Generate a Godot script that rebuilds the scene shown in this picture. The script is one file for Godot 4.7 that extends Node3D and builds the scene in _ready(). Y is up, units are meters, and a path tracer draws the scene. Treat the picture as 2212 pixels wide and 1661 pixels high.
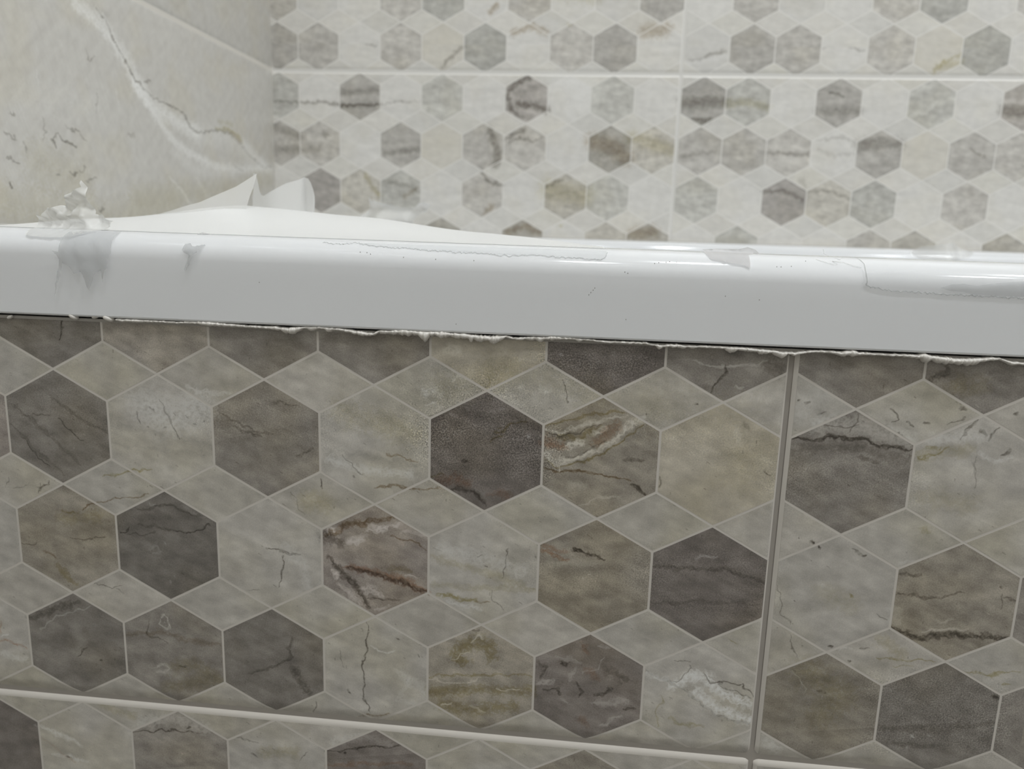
extends Node3D
# A bath rim sealed to a tiled apron, seen from close by. All lengths below are in centimetres:
# x runs along the bath, y is height above the first tip row of the apron print, z points out of the apron.

const W := 4.5454545      # width of a printed hexagon (eleven to a 50 cm tile)
const H := 5.0            # height of a printed hexagon (five to a 25 cm tile)
const D := 56.186         # apron face to back wall face
const XL := -43.296       # left wall face
const GF := 0.334         # extra gap of the print at an upright joint
const XB := 0.669         # upright joint of the back wall
const YB := 22.6225       # level joint of the back wall
const FLOOR := -50.0
const CEIL := 200.0
const XR := 128.0
const ZF := 120.0

var mats := {}
var counts := {}


func _ready() -> void:
	var cam := Camera3D.new()
	cam.name = "camera"
	add_child(cam)
	cam.position = v(-7.7293, 6.1027, 29.1331)
	cam.rotation = Vector3(-0.1959076, 0.0966641, 0.0302947)
	cam.near = 0.01
	cam.far = 20.0
	cam.fov = 53.444
	var at := CameraAttributesPhysical.new()
	at.frustum_focal_length = 23.8365
	at.frustum_focus_distance = 0.30
	at.frustum_near = 0.01
	at.frustum_far = 20.0
	at.exposure_aperture = 11.0
	cam.attributes = at
	cam.current = true

	var we := WorldEnvironment.new()
	we.name = "environment"
	var env := Environment.new()
	env.background_mode = Environment.BG_COLOR
	env.background_color = Color(0, 0, 0)
	env.tonemap_mode = Environment.TONE_MAPPER_LINEAR
	env.tonemap_exposure = 0.95
	env.sdfgi_enabled = true
	env.ssao_enabled = true
	env.ssil_enabled = true
	we.environment = env
	add_child(we)

	# ceiling lamps out of view, placed to light rim, apron and walls: x, z, energy
	unseen_downlight(22.0, 38.0, 1.15, "unseen ceiling lamp nearest above the bath rim joint")
	unseen_downlight(117.0, 40.0, 0.8, "unseen ceiling lamp above the right end of the bath, lighting the rim and back wall")
	unseen_downlight(-8.0, 95.0, 0.5, "unseen ceiling lamp behind the viewer, lighting the left wall and left rim")
	unseen_downlight(110.0, 95.0, 0.55, "unseen ceiling lamp behind the viewer on the right, lighting the apron and rim face")

	make_textures()
	build_room()
	build_front_wall()
	build_back_wall()
	build_left_wall()
	build_bath()
	build_sealant()
	build_films()


# ---------------------------------------------------------------- helpers

func v(x: float, y: float, z: float) -> Vector3:
	return Vector3(x * 0.01, (y + 50.0) * 0.01, z * 0.01)


func numbered(called: String) -> String:
	var n: int = counts.get(called, -1) + 1
	counts[called] = n
	return called if n == 0 else "%s_%03d" % [called, n]


func tag(o: Node, label := "", category := "", group := "", kind := "") -> void:
	if label: o.set_meta("label", label)
	if category: o.set_meta("category", category)
	if group: o.set_meta("group", group)
	if kind: o.set_meta("kind", kind)


func base(called: String) -> Node3D:
	var o := Node3D.new()
	o.name = numbered(called)
	add_child(o, true)
	return o


func put(mesh: Mesh, m: Material, called: String, parent: Node) -> MeshInstance3D:
	var o := MeshInstance3D.new()
	o.name = numbered(called) if parent == self else called
	o.mesh = mesh
	o.material_override = m
	o.cast_shadow = GeometryInstance3D.SHADOW_CASTING_SETTING_ON
	parent.add_child(o, true)
	return o


func mat(key: String, c: Color, rough: float, tex: Texture2D = null, spec := 0.5) -> StandardMaterial3D:
	if mats.has(key):
		return mats[key]
	var m := StandardMaterial3D.new()
	m.resource_name = key
	m.albedo_color = c
	m.roughness = rough
	m.metallic_specular = spec
	m.cull_mode = BaseMaterial3D.CULL_DISABLED
	if tex:
		m.albedo_texture = tex
	mats[key] = m
	return m


func grey(r: float, g: float, b: float) -> Color:
	return Color(r / 255.0, g / 255.0, b / 255.0)


func tri(st: SurfaceTool, a: Vector3, b: Vector3, c: Vector3) -> void:
	st.add_vertex(a); st.add_vertex(b); st.add_vertex(c)


func quad(st: SurfaceTool, a: Vector3, b: Vector3, c: Vector3, d: Vector3) -> void:
	tri(st, a, b, c); tri(st, a, c, d)


func box(st: SurfaceTool, x0: float, x1: float, y0: float, y1: float, z0: float, z1: float) -> void:
	var p := []
	for i in 8:
		p.append(v(x1 if i & 1 else x0, y1 if i & 2 else y0, z1 if i & 4 else z0))
	for f in [[4, 6, 7, 5], [0, 1, 3, 2], [0, 2, 6, 4], [1, 5, 7, 3], [2, 3, 7, 6], [0, 4, 5, 1]]:
		quad(st, p[f[0]], p[f[1]], p[f[2]], p[f[3]])


func boxes(list: Array) -> Mesh:
	var st := SurfaceTool.new()
	st.begin(Mesh.PRIMITIVE_TRIANGLES)
	st.set_smooth_group(-1)
	for b in list:
		box(st, b[0], b[1], b[2], b[3], b[4], b[5])
	st.generate_normals()
	return st.commit()


func pts(s: String) -> PackedVector2Array:
	var out := PackedVector2Array()
	for t in s.split(" ", false):
		var ab := t.split(",")
		out.append(Vector2(float(ab[0]), float(ab[1])))
	return out


# ---------------------------------------------------------------- lamps

func unseen_downlight(x: float, z: float, energy: float, label: String) -> void:
	var o := base("unseen_downlight")
	o.position = v(x, CEIL, z)
	tag(o, label, "ceiling light", "unseen ceiling lamps")
	var ring := SurfaceTool.new()
	ring.begin(Mesh.PRIMITIVE_TRIANGLES)
	var prof := [Vector2(0.042, -0.001), Vector2(0.044, -0.004), Vector2(0.054, -0.003), Vector2(0.057, 0.0), Vector2(0.042, 0.0)]
	for i in 32:
		var a := TAU * i / 32.0
		var b := TAU * (i + 1) / 32.0
		for k in prof.size() - 1:
			var p: Vector2 = prof[k]
			var q: Vector2 = prof[k + 1]
			quad(ring, Vector3(cos(a) * p.x, p.y, sin(a) * p.x), Vector3(cos(b) * p.x, p.y, sin(b) * p.x), Vector3(cos(b) * q.x, q.y, sin(b) * q.x), Vector3(cos(a) * q.x, q.y, sin(a) * q.x))
	ring.generate_normals()
	put(ring.commit(), mat("lamp_trim", grey(235, 235, 235), 0.4), "trim_ring", o)
	var cyl := CylinderMesh.new()
	cyl.top_radius = 0.042
	cyl.bottom_radius = 0.042
	cyl.height = 0.003
	var glow := mat("lamp_glow", Color(1, 1, 1), 0.6)
	glow.emission_enabled = true
	glow.emission = Color(0.98, 0.99, 1.0)
	glow.emission_energy_multiplier = 3.0
	var face := put(cyl, glow, "lamp_diffuser", o)
	face.position.y = -0.0015
	var l := AreaLight3D.new()
	l.name = "lamp_light"
	l.area_size = Vector2(0.075, 0.075)
	l.light_color = Color(0.97, 0.985, 1.0)
	l.light_energy = energy
	l.area_range = 8.0
	l.shadow_enabled = true
	o.add_child(l)
	l.position.y = -0.006
	l.rotation.x = -PI / 2


# ---------------------------------------------------------------- textures

const FX0 := -34.2
const FX1 := 10.3
const FY1 := 2.5
const FY0 := -19.75
const BX0 := -44.0
const BX1 := 38.0
const BY1 := 25.5
const BY0 := 5.0
const LZ0 := -57.0
const LZ1 := -13.0
const LY1 := 28.0
const LY0 := 5.5

var tex := {}
var buf := PackedByteArray()
var bw := 0
var bh := 0
var sx0 := 0.0
var sy1 := 0.0
var ppc := 1.0
var warp := PackedByteArray()
var grit := PackedByteArray()
var sway := PackedByteArray()


func field(w: int, h: int, seed_: int, kind: int, freq: float, oct: int, to_w := 0) -> PackedByteArray:
	var n := FastNoiseLite.new()
	n.seed = seed_
	n.noise_type = kind
	n.frequency = freq
	n.fractal_type = FastNoiseLite.FRACTAL_FBM if oct > 1 else FastNoiseLite.FRACTAL_NONE
	n.fractal_octaves = oct
	if kind == FastNoiseLite.TYPE_CELLULAR:
		n.cellular_return_type = FastNoiseLite.RETURN_DISTANCE
	var im: Image = n.get_image(w, h, false, false, true)
	im.convert(Image.FORMAT_L8)
	if to_w:
		im.resize(to_w, h, Image.INTERPOLATE_CUBIC)
	return im.get_data()


# A sheet of stone print: cloud, slanting streaks, grain, specks.
func stone(w: int, h: int, s: int, px: float, lo: Vector3, hi: Vector3, warm: Vector3, streak: float, cloud: float, grain: float, speck: float, slope: float) -> void:
	bw = w
	bh = h
	buf = PackedByteArray()
	buf.resize(w * h * 3)
	var a := field(w, h, s, FastNoiseLite.TYPE_SIMPLEX_SMOOTH, 0.16 / px, 3)
	var b := field(w / 8, h, s + 1, FastNoiseLite.TYPE_SIMPLEX_SMOOTH, 1.0 / px, 5, w)
	var c := field(w, h, s + 2, FastNoiseLite.TYPE_SIMPLEX, 0.28, 2)
	var d := field(w, h, s + 3, FastNoiseLite.TYPE_SIMPLEX_SMOOTH, 0.9 / px, 5)
	grit = field(w, h, s + 4, FastNoiseLite.TYPE_SIMPLEX, 0.26, 2)
	warp = field(w, h, s + 5, FastNoiseLite.TYPE_SIMPLEX, 3.0 / px, 3)
	sway = field(w, h, s + 6, FastNoiseLite.TYPE_SIMPLEX, 1.1 / px, 3)
	var k := 0
	for y in h:
		var row := y * w
		for x in w:
			var ys := posmod(y + int(x * slope), h)
			var i := row + x
			var yt := posmod(y * 2 - int(x * slope * 5.0), h)
			var t: float = 0.5 + ((b[ys * w + x] - 128) * streak + (b[yt * w + (x * 2 + 311) % w] - 128) * streak * 0.7 + (d[i] - 128) * cloud + (c[i] - 128) * grain) * 0.0039
			t = clampf(t, 0.0, 1.0)
			var yl: float = clampf((a[i] - 120) * 0.012, 0.0, 1.0)
			var r: float = lerpf(lo.x, hi.x, t)
			var g: float = lerpf(lo.y, hi.y, t)
			var bb: float = lerpf(lo.z, hi.z, t)
			buf[k] = clampi(int(r * lerpf(1.0, warm.x, yl)), 0, 255)
			buf[k + 1] = clampi(int(g * lerpf(1.0, warm.y, yl)), 0, 255)
			buf[k + 2] = clampi(int(bb * lerpf(1.0, warm.z, yl)), 0, 255)
			k += 3
	sprinkle(int(w * h / 420.0 * speck), s, a, Vector3(0.62, 0.60, 0.57))
	if speck > 0.55:
		sprinkle(int(w * h / 900.0 * speck), s + 9, d, Vector3(1.3, 1.3, 1.3))


# Small flecks of the print, thicker where the cloud field is high.
func sprinkle(n: int, seed_: int, where: PackedByteArray, ink: Vector3) -> void:
	var rng := RandomNumberGenerator.new()
	rng.seed = seed_ * 7919
	for k in n:
		var x := rng.randi_range(4, bw - 5)
		var y := rng.randi_range(4, bh - 5)
		var long_ := int(pow(rng.randf(), 2.0) * 7.0)
		var al := rng.randf_range(0.15, 0.6)
		var up := rng.randf() < 0.2
		if where[y * bw + x] < rng.randi_range(70, 190):
			continue
		for j in range(0, long_ + 1):
			for thick in 2:
				var px_ := clampi(x + (0 if up else j) + thick * int(up), 0, bw - 1)
				var py_ := clampi(y + (j if up else int(j * 0.6)) + thick * int(not up), 0, bh - 1)
				var i := (py_ * bw + px_) * 3
				var f := al * (0.6 if thick else 1.0) * (0.5 if j == long_ else 1.0)
				for c in 3:
					buf[i + c] = clampi(int(buf[i + c] * lerpf(1.0, ink[c], f)), 0, 255)


const INK := {"d": [0.52, 0.50, 0.47], "g": [0.86, 0.86, 0.86], "o": [0.82, 0.79, 0.64], "b": [0.68, 0.61, 0.51], "r": [0.90, 0.77, 0.69], "s": [0.84, 0.83, 0.82], "w": [0.0, 0.0, 0.0], "k": [1.0, 1.0, 1.0]}


# A vein, patch or fleck of the print: a soft ragged line through points given in centimetres of the wall.
func s(where: String, width: float, kind: String, alpha: float) -> void:
	var p := pts(where)
	var pad := width * 0.9 + 0.16
	var lo := p[0]
	var hi := p[0]
	for q in p:
		lo = lo.min(q)
		hi = hi.max(q)
	var x0 := clampi(int((lo.x - pad - sx0) * ppc), 0, bw - 1)
	var x1 := clampi(int((hi.x + pad - sx0) * ppc) + 1, 0, bw - 1)
	var y0 := clampi(int((sy1 - hi.y - pad) * ppc), 0, bh - 1)
	var y1 := clampi(int((sy1 - lo.y + pad) * ppc) + 1, 0, bh - 1)
	var mw := x1 - x0 + 1
	if mw < 2 or y1 <= y0:
		return
	var mask := PackedByteArray()
	mask.resize(mw * (y1 - y0 + 1))
	var half := maxf(width * 0.5, 0.45 / ppc)
	var soft: float = half * (0.9 if width > 0.6 else 0.55) + 0.5 / ppc
	var shake: float = 0.0 if kind == "s" else half * 0.9
	var narrow := width < 0.35
	var wob := 0.0009 if ppc > 40.0 else 0.0016
	for j in p.size() - 1:
		var a := p[j]
		var b := p[j + 1]
		var ab := b - a
		var l2 := maxf(ab.length_squared(), 1e-6)
		var ax0 := clampi(int((minf(a.x, b.x) - pad - sx0) * ppc), x0, x1)
		var ax1 := clampi(int((maxf(a.x, b.x) + pad - sx0) * ppc) + 1, x0, x1)
		var ay0 := clampi(int((sy1 - maxf(a.y, b.y) - pad) * ppc), y0, y1)
		var ay1 := clampi(int((sy1 - minf(a.y, b.y) + pad) * ppc) + 1, y0, y1)
		for y in range(ay0, ay1 + 1):
			var wy := sy1 - (y + 0.5) / ppc
			for x in range(ax0, ax1 + 1):
				var si := y * bw + x
				var q := Vector2(sx0 + (x + 0.5) / ppc + (sway[si] - 128) * wob, wy + (sway[(si + 40007) % (bw * bh)] - 128) * wob)
				var t := clampf((q - a).dot(ab) / l2, 0.0, 1.0)
				var wn: float = (warp[y * bw + x] - 128) * 0.0078
				var d := q.distance_to(a + ab * t) + wn * shake
				var thin: float = half * (0.35 + 0.75 * sqrt(sin(PI * clampf((j + t) / (p.size() - 1.0) * 0.92 + 0.04, 0.0, 1.0)))) if narrow else half
				var m := int(clampf((thin + soft * 0.5 - d) / soft, 0.0, 1.0) * 255.0)
				var i := (y - y0) * mw + x - x0
				if m > mask[i]:
					mask[i] = m
	var ink: Array = INK[kind]
	var light: bool = kind == "w"
	for y in range(y0, y1 + 1):
		for x in range(x0, x1 + 1):
			var m: int = mask[(y - y0) * mw + x - x0]
			if m == 0:
				continue
			var i := y * bw + x
			var f: float = alpha * m / 255.0
			if kind != "s":
				f *= clampf(0.95 + (warp[(i * 3 + 977) % (bw * bh)] - 128) * 0.002 + (warp[i] - 128) * 0.006, 0.2, 1.3)
			f = clampf(f * push, 0.0, 1.0)
			if kind == "k":
				var gain: float = 1.0 + (grit[i] - 128) * 0.0019 * f
				for c in 3:
					buf[i * 3 + c] = clampi(int(buf[i * 3 + c] * gain), 0, 255)
				continue
			for c in 3:
				var o: float = buf[i * 3 + c]
				buf[i * 3 + c] = int(lerpf(o, white[c], f) if light else lerpf(o, o * ink[c], f))


var push := 1.0
var white := [232.0, 230.0, 225.0]


func finish(called: String) -> void:
	var im := Image.create_from_data(bw, bh, false, Image.FORMAT_RGB8, buf)
	tex[called] = ImageTexture.create_from_image(im)


func frame(x0: float, y1: float, per: float) -> void:
	sx0 = x0
	sy1 = y1
	ppc = per


func make_textures() -> void:
	var pf := 2048 / (FX1 - FX0)
	frame(FX0, FY1, pf)
	stone(2048, 1024, 11, pf, Vector3(168, 164, 157), Vector3(223, 219, 211), Vector3(0.99, 0.985, 0.955), 0.45, 0.55, 0.30, 0.5, 0.17)
	white = [238.0, 238.0, 235.0]
	front_marks()
	finish("front_light")
	stone(2048, 1024, 41, pf, Vector3(152, 147, 141), Vector3(226, 221, 214), Vector3(0.995, 0.985, 0.955), 0.5, 0.6, 0.50, 0.6, 0.17)
	white = [255.0, 253.0, 248.0]
	push = 1.3
	front_marks()
	push = 1.0
	finish("front_dark")
	var pb := 2048 / (BX1 - BX0)
	frame(BX0, BY1, pb)
	stone(2048, 512, 71, pb, Vector3(218, 216, 211), Vector3(238, 236, 231), Vector3(0.998, 0.995, 0.985), 0.5, 0.6, 0.08, 0.0, 0.1)
	white = [246.0, 245.0, 242.0]
	back_marks()
	finish("back_light")
	stone(2048, 512, 91, pb, Vector3(194, 191, 186), Vector3(248, 246, 240), Vector3(0.997, 0.993, 0.98), 0.5, 0.7, 0.2, 0.5, 0.12)
	white = [255.0, 253.0, 248.0]
	back_marks()
	finish("back_dark")
	var pl := 1024 / (LZ1 - LZ0)
	frame(LZ0, LY1, pl)
	stone(1024, 512, 121, pl, Vector3(198, 195, 189), Vector3(220, 218, 212), Vector3(0.997, 0.991, 0.972), 0.35, 0.65, 0.05, 0.0, -0.9)
	white = [250.0, 250.0, 247.0]
	left_marks()
	finish("left")


func front_marks() -> void:
	s("-25.13,-1.05 -24.84,-1.74 -24.61,-2.25 -24.37,-2.73", 0.06, "d", 0.75)
	s("-24.57,-1.66 -24.53,-1.71", 0.06, "d", 0.80)
	s("-24.08,-1.77 -23.97,-1.84", 0.06, "d", 0.80)
	s("-23.69,-1.97 -23.57,-2.02", 0.06, "d", 0.80)
	s("-23.34,-1.97 -23.29,-1.93", 0.06, "d", 0.80)
	s("-25.78,-2.25 -25.68,-2.28", 0.06, "d", 0.80)
	s("-26.11,-1.68 -26.09,-2.14", 0.06, "d", 0.80)
	s("-25.52,-1.46 -25.49,-1.58", 0.06, "d", 0.80)
	s("-25.01,-2.31 -24.96,-2.33", 0.06, "d", 0.80)
	s("-25.69,-1.40 -24.65,-1.80 -23.43,-1.34", 1.41, "w", 0.45)
	s("-27.37,-2.28 -25.76,-2.45 -24.30,-2.70 -22.91,-2.91", 0.31, "g", 0.35)
	s("-27.36,-3.07 -25.87,-3.19 -23.00,-3.35", 0.16, "g", 0.25)
	s("-27.82,-4.58 -26.77,-4.26 -25.60,-4.12", 0.08, "o", 0.80)
	s("-29.05,-6.07 -28.12,-5.70 -27.06,-5.46 -25.77,-5.23", 0.06, "b", 0.75)
	s("-30.97,-5.47 -30.76,-5.15 -30.40,-5.02 -30.34,-4.81", 0.06, "d", 0.70)
	s("-32.09,-5.37 -31.36,-5.15", 0.05, "d", 0.40)
	s("-32.34,-5.35 -32.18,-4.86", 0.05, "d", 0.40)
	s("-29.13,2.02 -29.11,1.68 -29.34,1.22", 0.06, "d", 0.80)
	s("-29.74,-2.08 -29.24,-2.58 -28.66,-3.05", 0.06, "d", 0.60)
	s("-31.36,-3.10 -30.80,-3.75 -30.23,-4.32", 0.06, "d", 0.50)
	s("-30.91,-2.01 -30.00,-1.96", 0.06, "d", 0.40)
	s("-27.25,-7.10 -26.74,-6.78", 0.05, "d", 0.80)
	s("-24.74,-6.78 -24.06,-6.88 -23.15,-6.40", 0.06, "d", 0.70)
	s("-26.40,-5.93 -25.01,-5.63 -23.67,-6.02", 0.10, "d", 0.35)
	s("-25.87,-5.60 -25.70,-5.67 -25.56,-5.71", 0.04, "w", 0.70)
	s("-32.07,-7.91 -31.20,-7.81", 0.04, "d", 0.60)
	s("-29.67,-7.48 -27.90,-7.32", 0.05, "d", 0.50)
	s("-29.91,-6.24 -29.14,-6.22", 0.06, "o", 0.70)
	s("-29.94,-6.59 -28.24,-6.33", 0.55, "o", 0.25)
	s("-27.40,-0.90 -26.07,-1.09", 0.06, "g", 0.30)
	s("-18.39,-4.12 -18.36,-4.38", 0.04, "d", 0.60)
	s("-19.61,-4.73 -19.11,-5.70", 0.03, "d", 0.40)
	s("-19.03,-5.02 -18.22,-5.10", 0.74, "o", 0.35)
	s("-20.22,-7.42 -19.35,-7.46", 0.05, "d", 0.60)
	s("-23.97,-0.47 -23.13,-0.68 -22.09,-0.69", 0.18, "w", 0.40)
	s("-20.76,-7.30 -20.12,-7.36 -19.55,-7.41", 0.05, "d", 0.75)
	s("-20.03,-7.56 -19.93,-7.82 -20.15,-8.44 -20.22,-9.04", 0.07, "d", 0.75)
	s("-21.74,-9.30 -21.02,-9.14", 0.03, "d", 0.50)
	s("-19.92,-7.16 -19.11,-8.02 -19.01,-8.95", 0.47, "w", 0.25)
	s("-28.70,-9.55 -27.89,-9.60 -27.33,-9.48", 0.04, "d", 0.70)
	s("-27.69,-9.64 -27.37,-9.89", 0.03, "d", 0.50)
	s("-30.34,-8.82 -30.03,-9.14 -29.52,-9.54", 0.29, "o", 0.45)
	s("-30.89,-8.10 -30.31,-8.47", 0.15, "b", 0.40)
	s("-31.40,-11.99 -30.93,-11.45 -30.34,-11.12 -28.92,-10.61", 0.07, "w", 0.55)
	s("-31.91,-11.46 -30.96,-11.03 -29.59,-10.42", 0.29, "d", 0.35)
	s("-29.84,-11.64 -29.48,-12.39 -29.81,-12.92", 0.47, "w", 0.18)
	s("-28.64,-13.10 -28.63,-13.21", 0.13, "d", 0.50)
	s("-29.82,-13.07 -29.52,-12.86 -29.23,-12.66", 0.06, "d", 0.50)
	s("-25.74,-10.80 -25.56,-10.71 -25.34,-10.90 -25.33,-11.25 -25.60,-11.34 -25.83,-11.19 -25.78,-10.87", 0.08, "w", 0.60)
	s("-25.58,-11.03 -25.56,-11.06", 0.08, "w", 0.40)
	s("-26.10,-13.30 -25.75,-13.13 -25.42,-13.31 -25.71,-13.59 -26.05,-13.51", 0.15, "w", 0.45)
	s("-25.14,-13.21 -24.31,-12.99 -23.26,-13.61 -25.54,-14.19", 0.64, "o", 0.30)
	s("-25.07,-13.17 -24.72,-13.12", 0.06, "d", 0.50)
	s("-27.37,-11.85 -25.72,-11.57 -24.38,-11.87 -23.05,-11.96", 0.23, "b", 0.25)
	s("-26.22,-10.98 -26.41,-11.70 -25.41,-12.10", 0.05, "d", 0.40)
	s("-19.65,-11.18 -19.99,-11.90 -19.81,-12.23 -20.88,-12.89 -21.83,-13.19", 0.12, "d", 0.35)
	s("-19.76,-12.79 -19.12,-13.86", 0.35, "d", 0.35)
	s("-33.46,-12.74 -33.02,-12.62 -32.68,-12.78 -32.13,-12.91", 0.09, "r", 0.70)
	s("-33.34,-11.65 -33.34,-12.30", 0.09, "r", 0.60)
	s("-33.43,-12.52 -32.98,-12.27", 0.08, "w", 0.60)
	s("-33.38,-13.32 -32.26,-13.51", 0.35, "w", 0.35)
	s("-32.08,-16.75 -29.93,-17.59", 0.23, "w", 0.45)
	s("-31.56,-18.15 -29.71,-18.41", 0.18, "w", 0.45)
	s("-32.00,-17.43 -30.98,-18.08 -30.43,-18.49", 0.15, "r", 0.20)
	s("-30.71,-18.28 -30.57,-18.38", 0.09, "d", 0.60)
	s("-27.51,-16.68 -26.02,-16.43 -24.15,-16.33", 0.06, "d", 0.60)
	s("-26.98,-16.16 -25.29,-15.77 -23.93,-16.14", 0.53, "w", 0.35)
	s("-24.83,-16.16 -24.62,-16.14", 0.07, "d", 0.60)
	s("-22.57,-16.45 -21.49,-16.63", 0.05, "d", 0.50)
	s("-21.78,-17.18 -21.51,-17.33", 0.13, "d", 0.50)
	s("-21.23,-17.04 -19.87,-16.90", 0.53, "o", 0.30)
	s("-28.76,-15.45 -27.38,-15.83", 0.35, "o", 0.30)
	s("-19.54,-17.31 -19.12,-16.82", 0.04, "d", 0.60)
	s("-18.80,-14.25 -18.85,-14.83", 0.05, "d", 0.70)
	s("-27.29,-7.03 -26.09,-7.05 -25.69,-6.92", 0.05, "d", 0.40)
	s("-26.00,-7.67 -25.60,-7.58 -25.48,-7.77 -25.88,-7.87", 0.08, "w", 0.35)
	s("-25.32,-7.36 -25.25,-7.42", 0.08, "w", 0.70)
	s("-25.23,-9.17 -25.17,-9.24", 0.08, "w", 0.50)
	s("-25.02,-8.88 -24.98,-8.99", 0.06, "w", 0.50)
	s("-14.01,-0.18 -13.51,-0.15", 0.44, "w", 0.50)
	s("-12.95,0.32 -12.70,0.45 -12.32,0.47 -12.01,0.30", 0.14, "w", 0.50)
	s("-14.01,-0.66 -13.50,-0.54", 0.06, "w", 0.50)
	s("-9.41,0.18 -9.04,0.10", 0.25, "w", 0.45)
	s("-10.21,0.20 -10.17,0.14", 0.23, "w", 0.40)
	s("-10.70,0.11 -10.66,0.05", 0.19, "w", 0.30)
	s("-8.57,0.59 -8.49,0.10 -8.41,-0.36", 0.04, "d", 0.70)
	s("-13.09,1.62 -12.72,1.57", 0.38, "w", 0.45)
	s("-8.74,1.57 -8.68,1.54", 0.23, "w", 0.40)
	s("-6.70,1.63 -6.64,1.61", 0.31, "w", 0.35)
	s("-11.58,0.63 -11.45,0.20", 0.03, "o", 0.50)
	s("-17.41,-1.13 -16.64,-1.35 -15.73,-1.62 -14.57,-1.95", 0.94, "o", 0.28)
	s("-13.32,-0.02 -12.07,0.30 -10.85,0.98", 1.13, "o", 0.22)
	s("-11.15,0.47 -9.61,0.67 -7.17,0.29", 1.13, "o", 0.18)
	s("-17.63,-2.82 -16.00,-3.02 -14.96,-3.09 -13.73,-3.31", 0.23, "g", 0.40)
	s("-17.97,-3.14 -16.52,-3.58 -14.57,-3.59", 0.38, "w", 0.40)
	s("-17.44,-3.00 -16.98,-3.41 -16.53,-3.75", 0.04, "d", 0.60)
	s("-16.95,-3.81 -16.88,-3.84", 0.08, "d", 0.60)
	s("-15.61,-2.83 -14.96,-2.89 -14.18,-3.10", 0.09, "b", 0.60)
	s("-16.07,-4.22 -15.48,-4.12 -14.89,-4.25 -14.17,-4.23 -13.46,-4.10", 0.09, "b", 0.75)
	s("-15.09,-4.56 -14.70,-4.27", 0.05, "b", 0.60)
	s("-12.88,-4.15 -12.24,-4.14 -11.79,-4.31 -11.46,-4.72", 0.21, "d", 0.50)
	s("-13.27,-3.84 -12.76,-3.68 -12.31,-3.85", 0.44, "r", 0.45)
	s("-11.28,-4.21 -10.45,-4.22", 0.31, "r", 0.40)
	s("-13.73,-3.71 -13.21,-3.54", 0.11, "o", 0.50)
	s("-12.37,-4.05 -11.53,-4.23 -10.52,-4.00", 0.16, "w", 0.25)
	s("-13.68,-1.25 -12.93,-0.89 -9.54,-1.34", 0.38, "d", 0.20)
	s("-11.22,-1.66 -10.87,-1.62 -10.54,-1.27 -10.01,-1.15", 0.08, "o", 0.90)
	s("-10.84,-1.74 -11.21,-1.89 -11.36,-2.02", 0.06, "o", 0.80)
	s("-11.16,-1.43 -10.91,-1.42", 0.06, "o", 0.60)
	s("-9.83,-1.75 -9.71,-1.77", 0.16, "w", 0.70)
	s("-10.27,-1.90 -10.23,-1.92", 0.11, "w", 0.45)
	s("-10.76,-2.25 -10.72,-2.27", 0.10, "w", 0.40)
	s("-12.30,-0.79 -12.21,-0.82", 0.13, "w", 0.35)
	s("-12.93,-1.02 -12.74,-1.10", 0.13, "w", 0.35)
	s("-10.99,-0.72 -10.86,-0.78", 0.11, "w", 0.35)
	s("-10.52,-1.91 -10.45,-1.97", 0.09, "w", 0.35)
	s("-13.30,-1.75 -13.17,-1.77", 0.11, "w", 0.25)
	s("-12.45,-2.87 -12.33,-2.89", 0.13, "d", 0.50)
	s("-9.13,-2.44 -8.74,-2.77 -8.01,-2.57 -7.16,-2.20 -6.46,-1.68 -6.00,-1.14 -5.36,-0.76", 0.28, "w", 0.62)
	s("-9.15,-2.60 -8.67,-2.96 -7.63,-2.71 -6.73,-2.27 -6.09,-1.65 -5.41,-0.99", 0.06, "o", 0.80)
	s("-9.19,-1.51 -8.61,-1.58 -7.70,-1.18 -6.80,-0.87 -6.02,-0.74", 0.14, "w", 0.50)
	s("-9.17,-1.32 -8.32,-1.02 -7.12,-0.70 -6.16,-0.53", 0.10, "o", 0.60)
	s("-9.16,-1.64 -8.60,-1.72 -7.81,-1.44 -7.10,-1.08", 0.06, "d", 0.50)
	s("-8.66,-1.68 -7.92,-1.76 -7.09,-1.21", 0.25, "o", 0.50)
	s("-8.33,-2.17 -7.97,-1.92 -7.67,-1.78", 0.24, "w", 0.75)
	s("-7.32,-1.47 -7.02,-1.33 -6.78,-1.24", 0.21, "w", 0.65)
	s("-9.15,-1.96 -8.52,-2.08", 0.38, "r", 0.50)
	s("-7.12,-1.84 -6.72,-1.37 -6.42,-1.17", 0.38, "r", 0.40)
	s("-8.32,-2.55 -7.35,-2.17 -6.82,-1.70", 0.10, "d", 0.40)
	s("-9.14,-2.99 -8.54,-3.15 -7.61,-3.01 -6.99,-3.18 -5.75,-3.30", 0.09, "b", 0.75)
	s("-8.52,-2.82 -8.54,-3.15", 0.08, "w", 0.50)
	s("-7.67,-4.54 -6.94,-4.09 -6.20,-3.98", 0.10, "w", 0.35)
	s("-5.68,-3.49 -5.11,-3.84", 0.11, "d", 0.70)
	s("-5.98,-2.51 -5.31,-2.53", 0.14, "d", 0.35)
	s("-8.08,-3.64 -7.64,-3.68", 0.38, "w", 0.25)
	s("-18.02,-6.34 -17.62,-6.20", 0.25, "w", 0.65)
	s("-16.35,-6.08 -15.61,-6.03", 0.25, "w", 0.65)
	s("-15.48,-5.92 -14.95,-5.81", 0.15, "w", 0.55)
	s("-18.09,-6.55 -17.28,-6.01 -16.34,-5.80 -15.28,-5.53", 0.21, "b", 0.60)
	s("-17.22,-6.70 -16.62,-6.51", 0.38, "w", 0.45)
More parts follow.
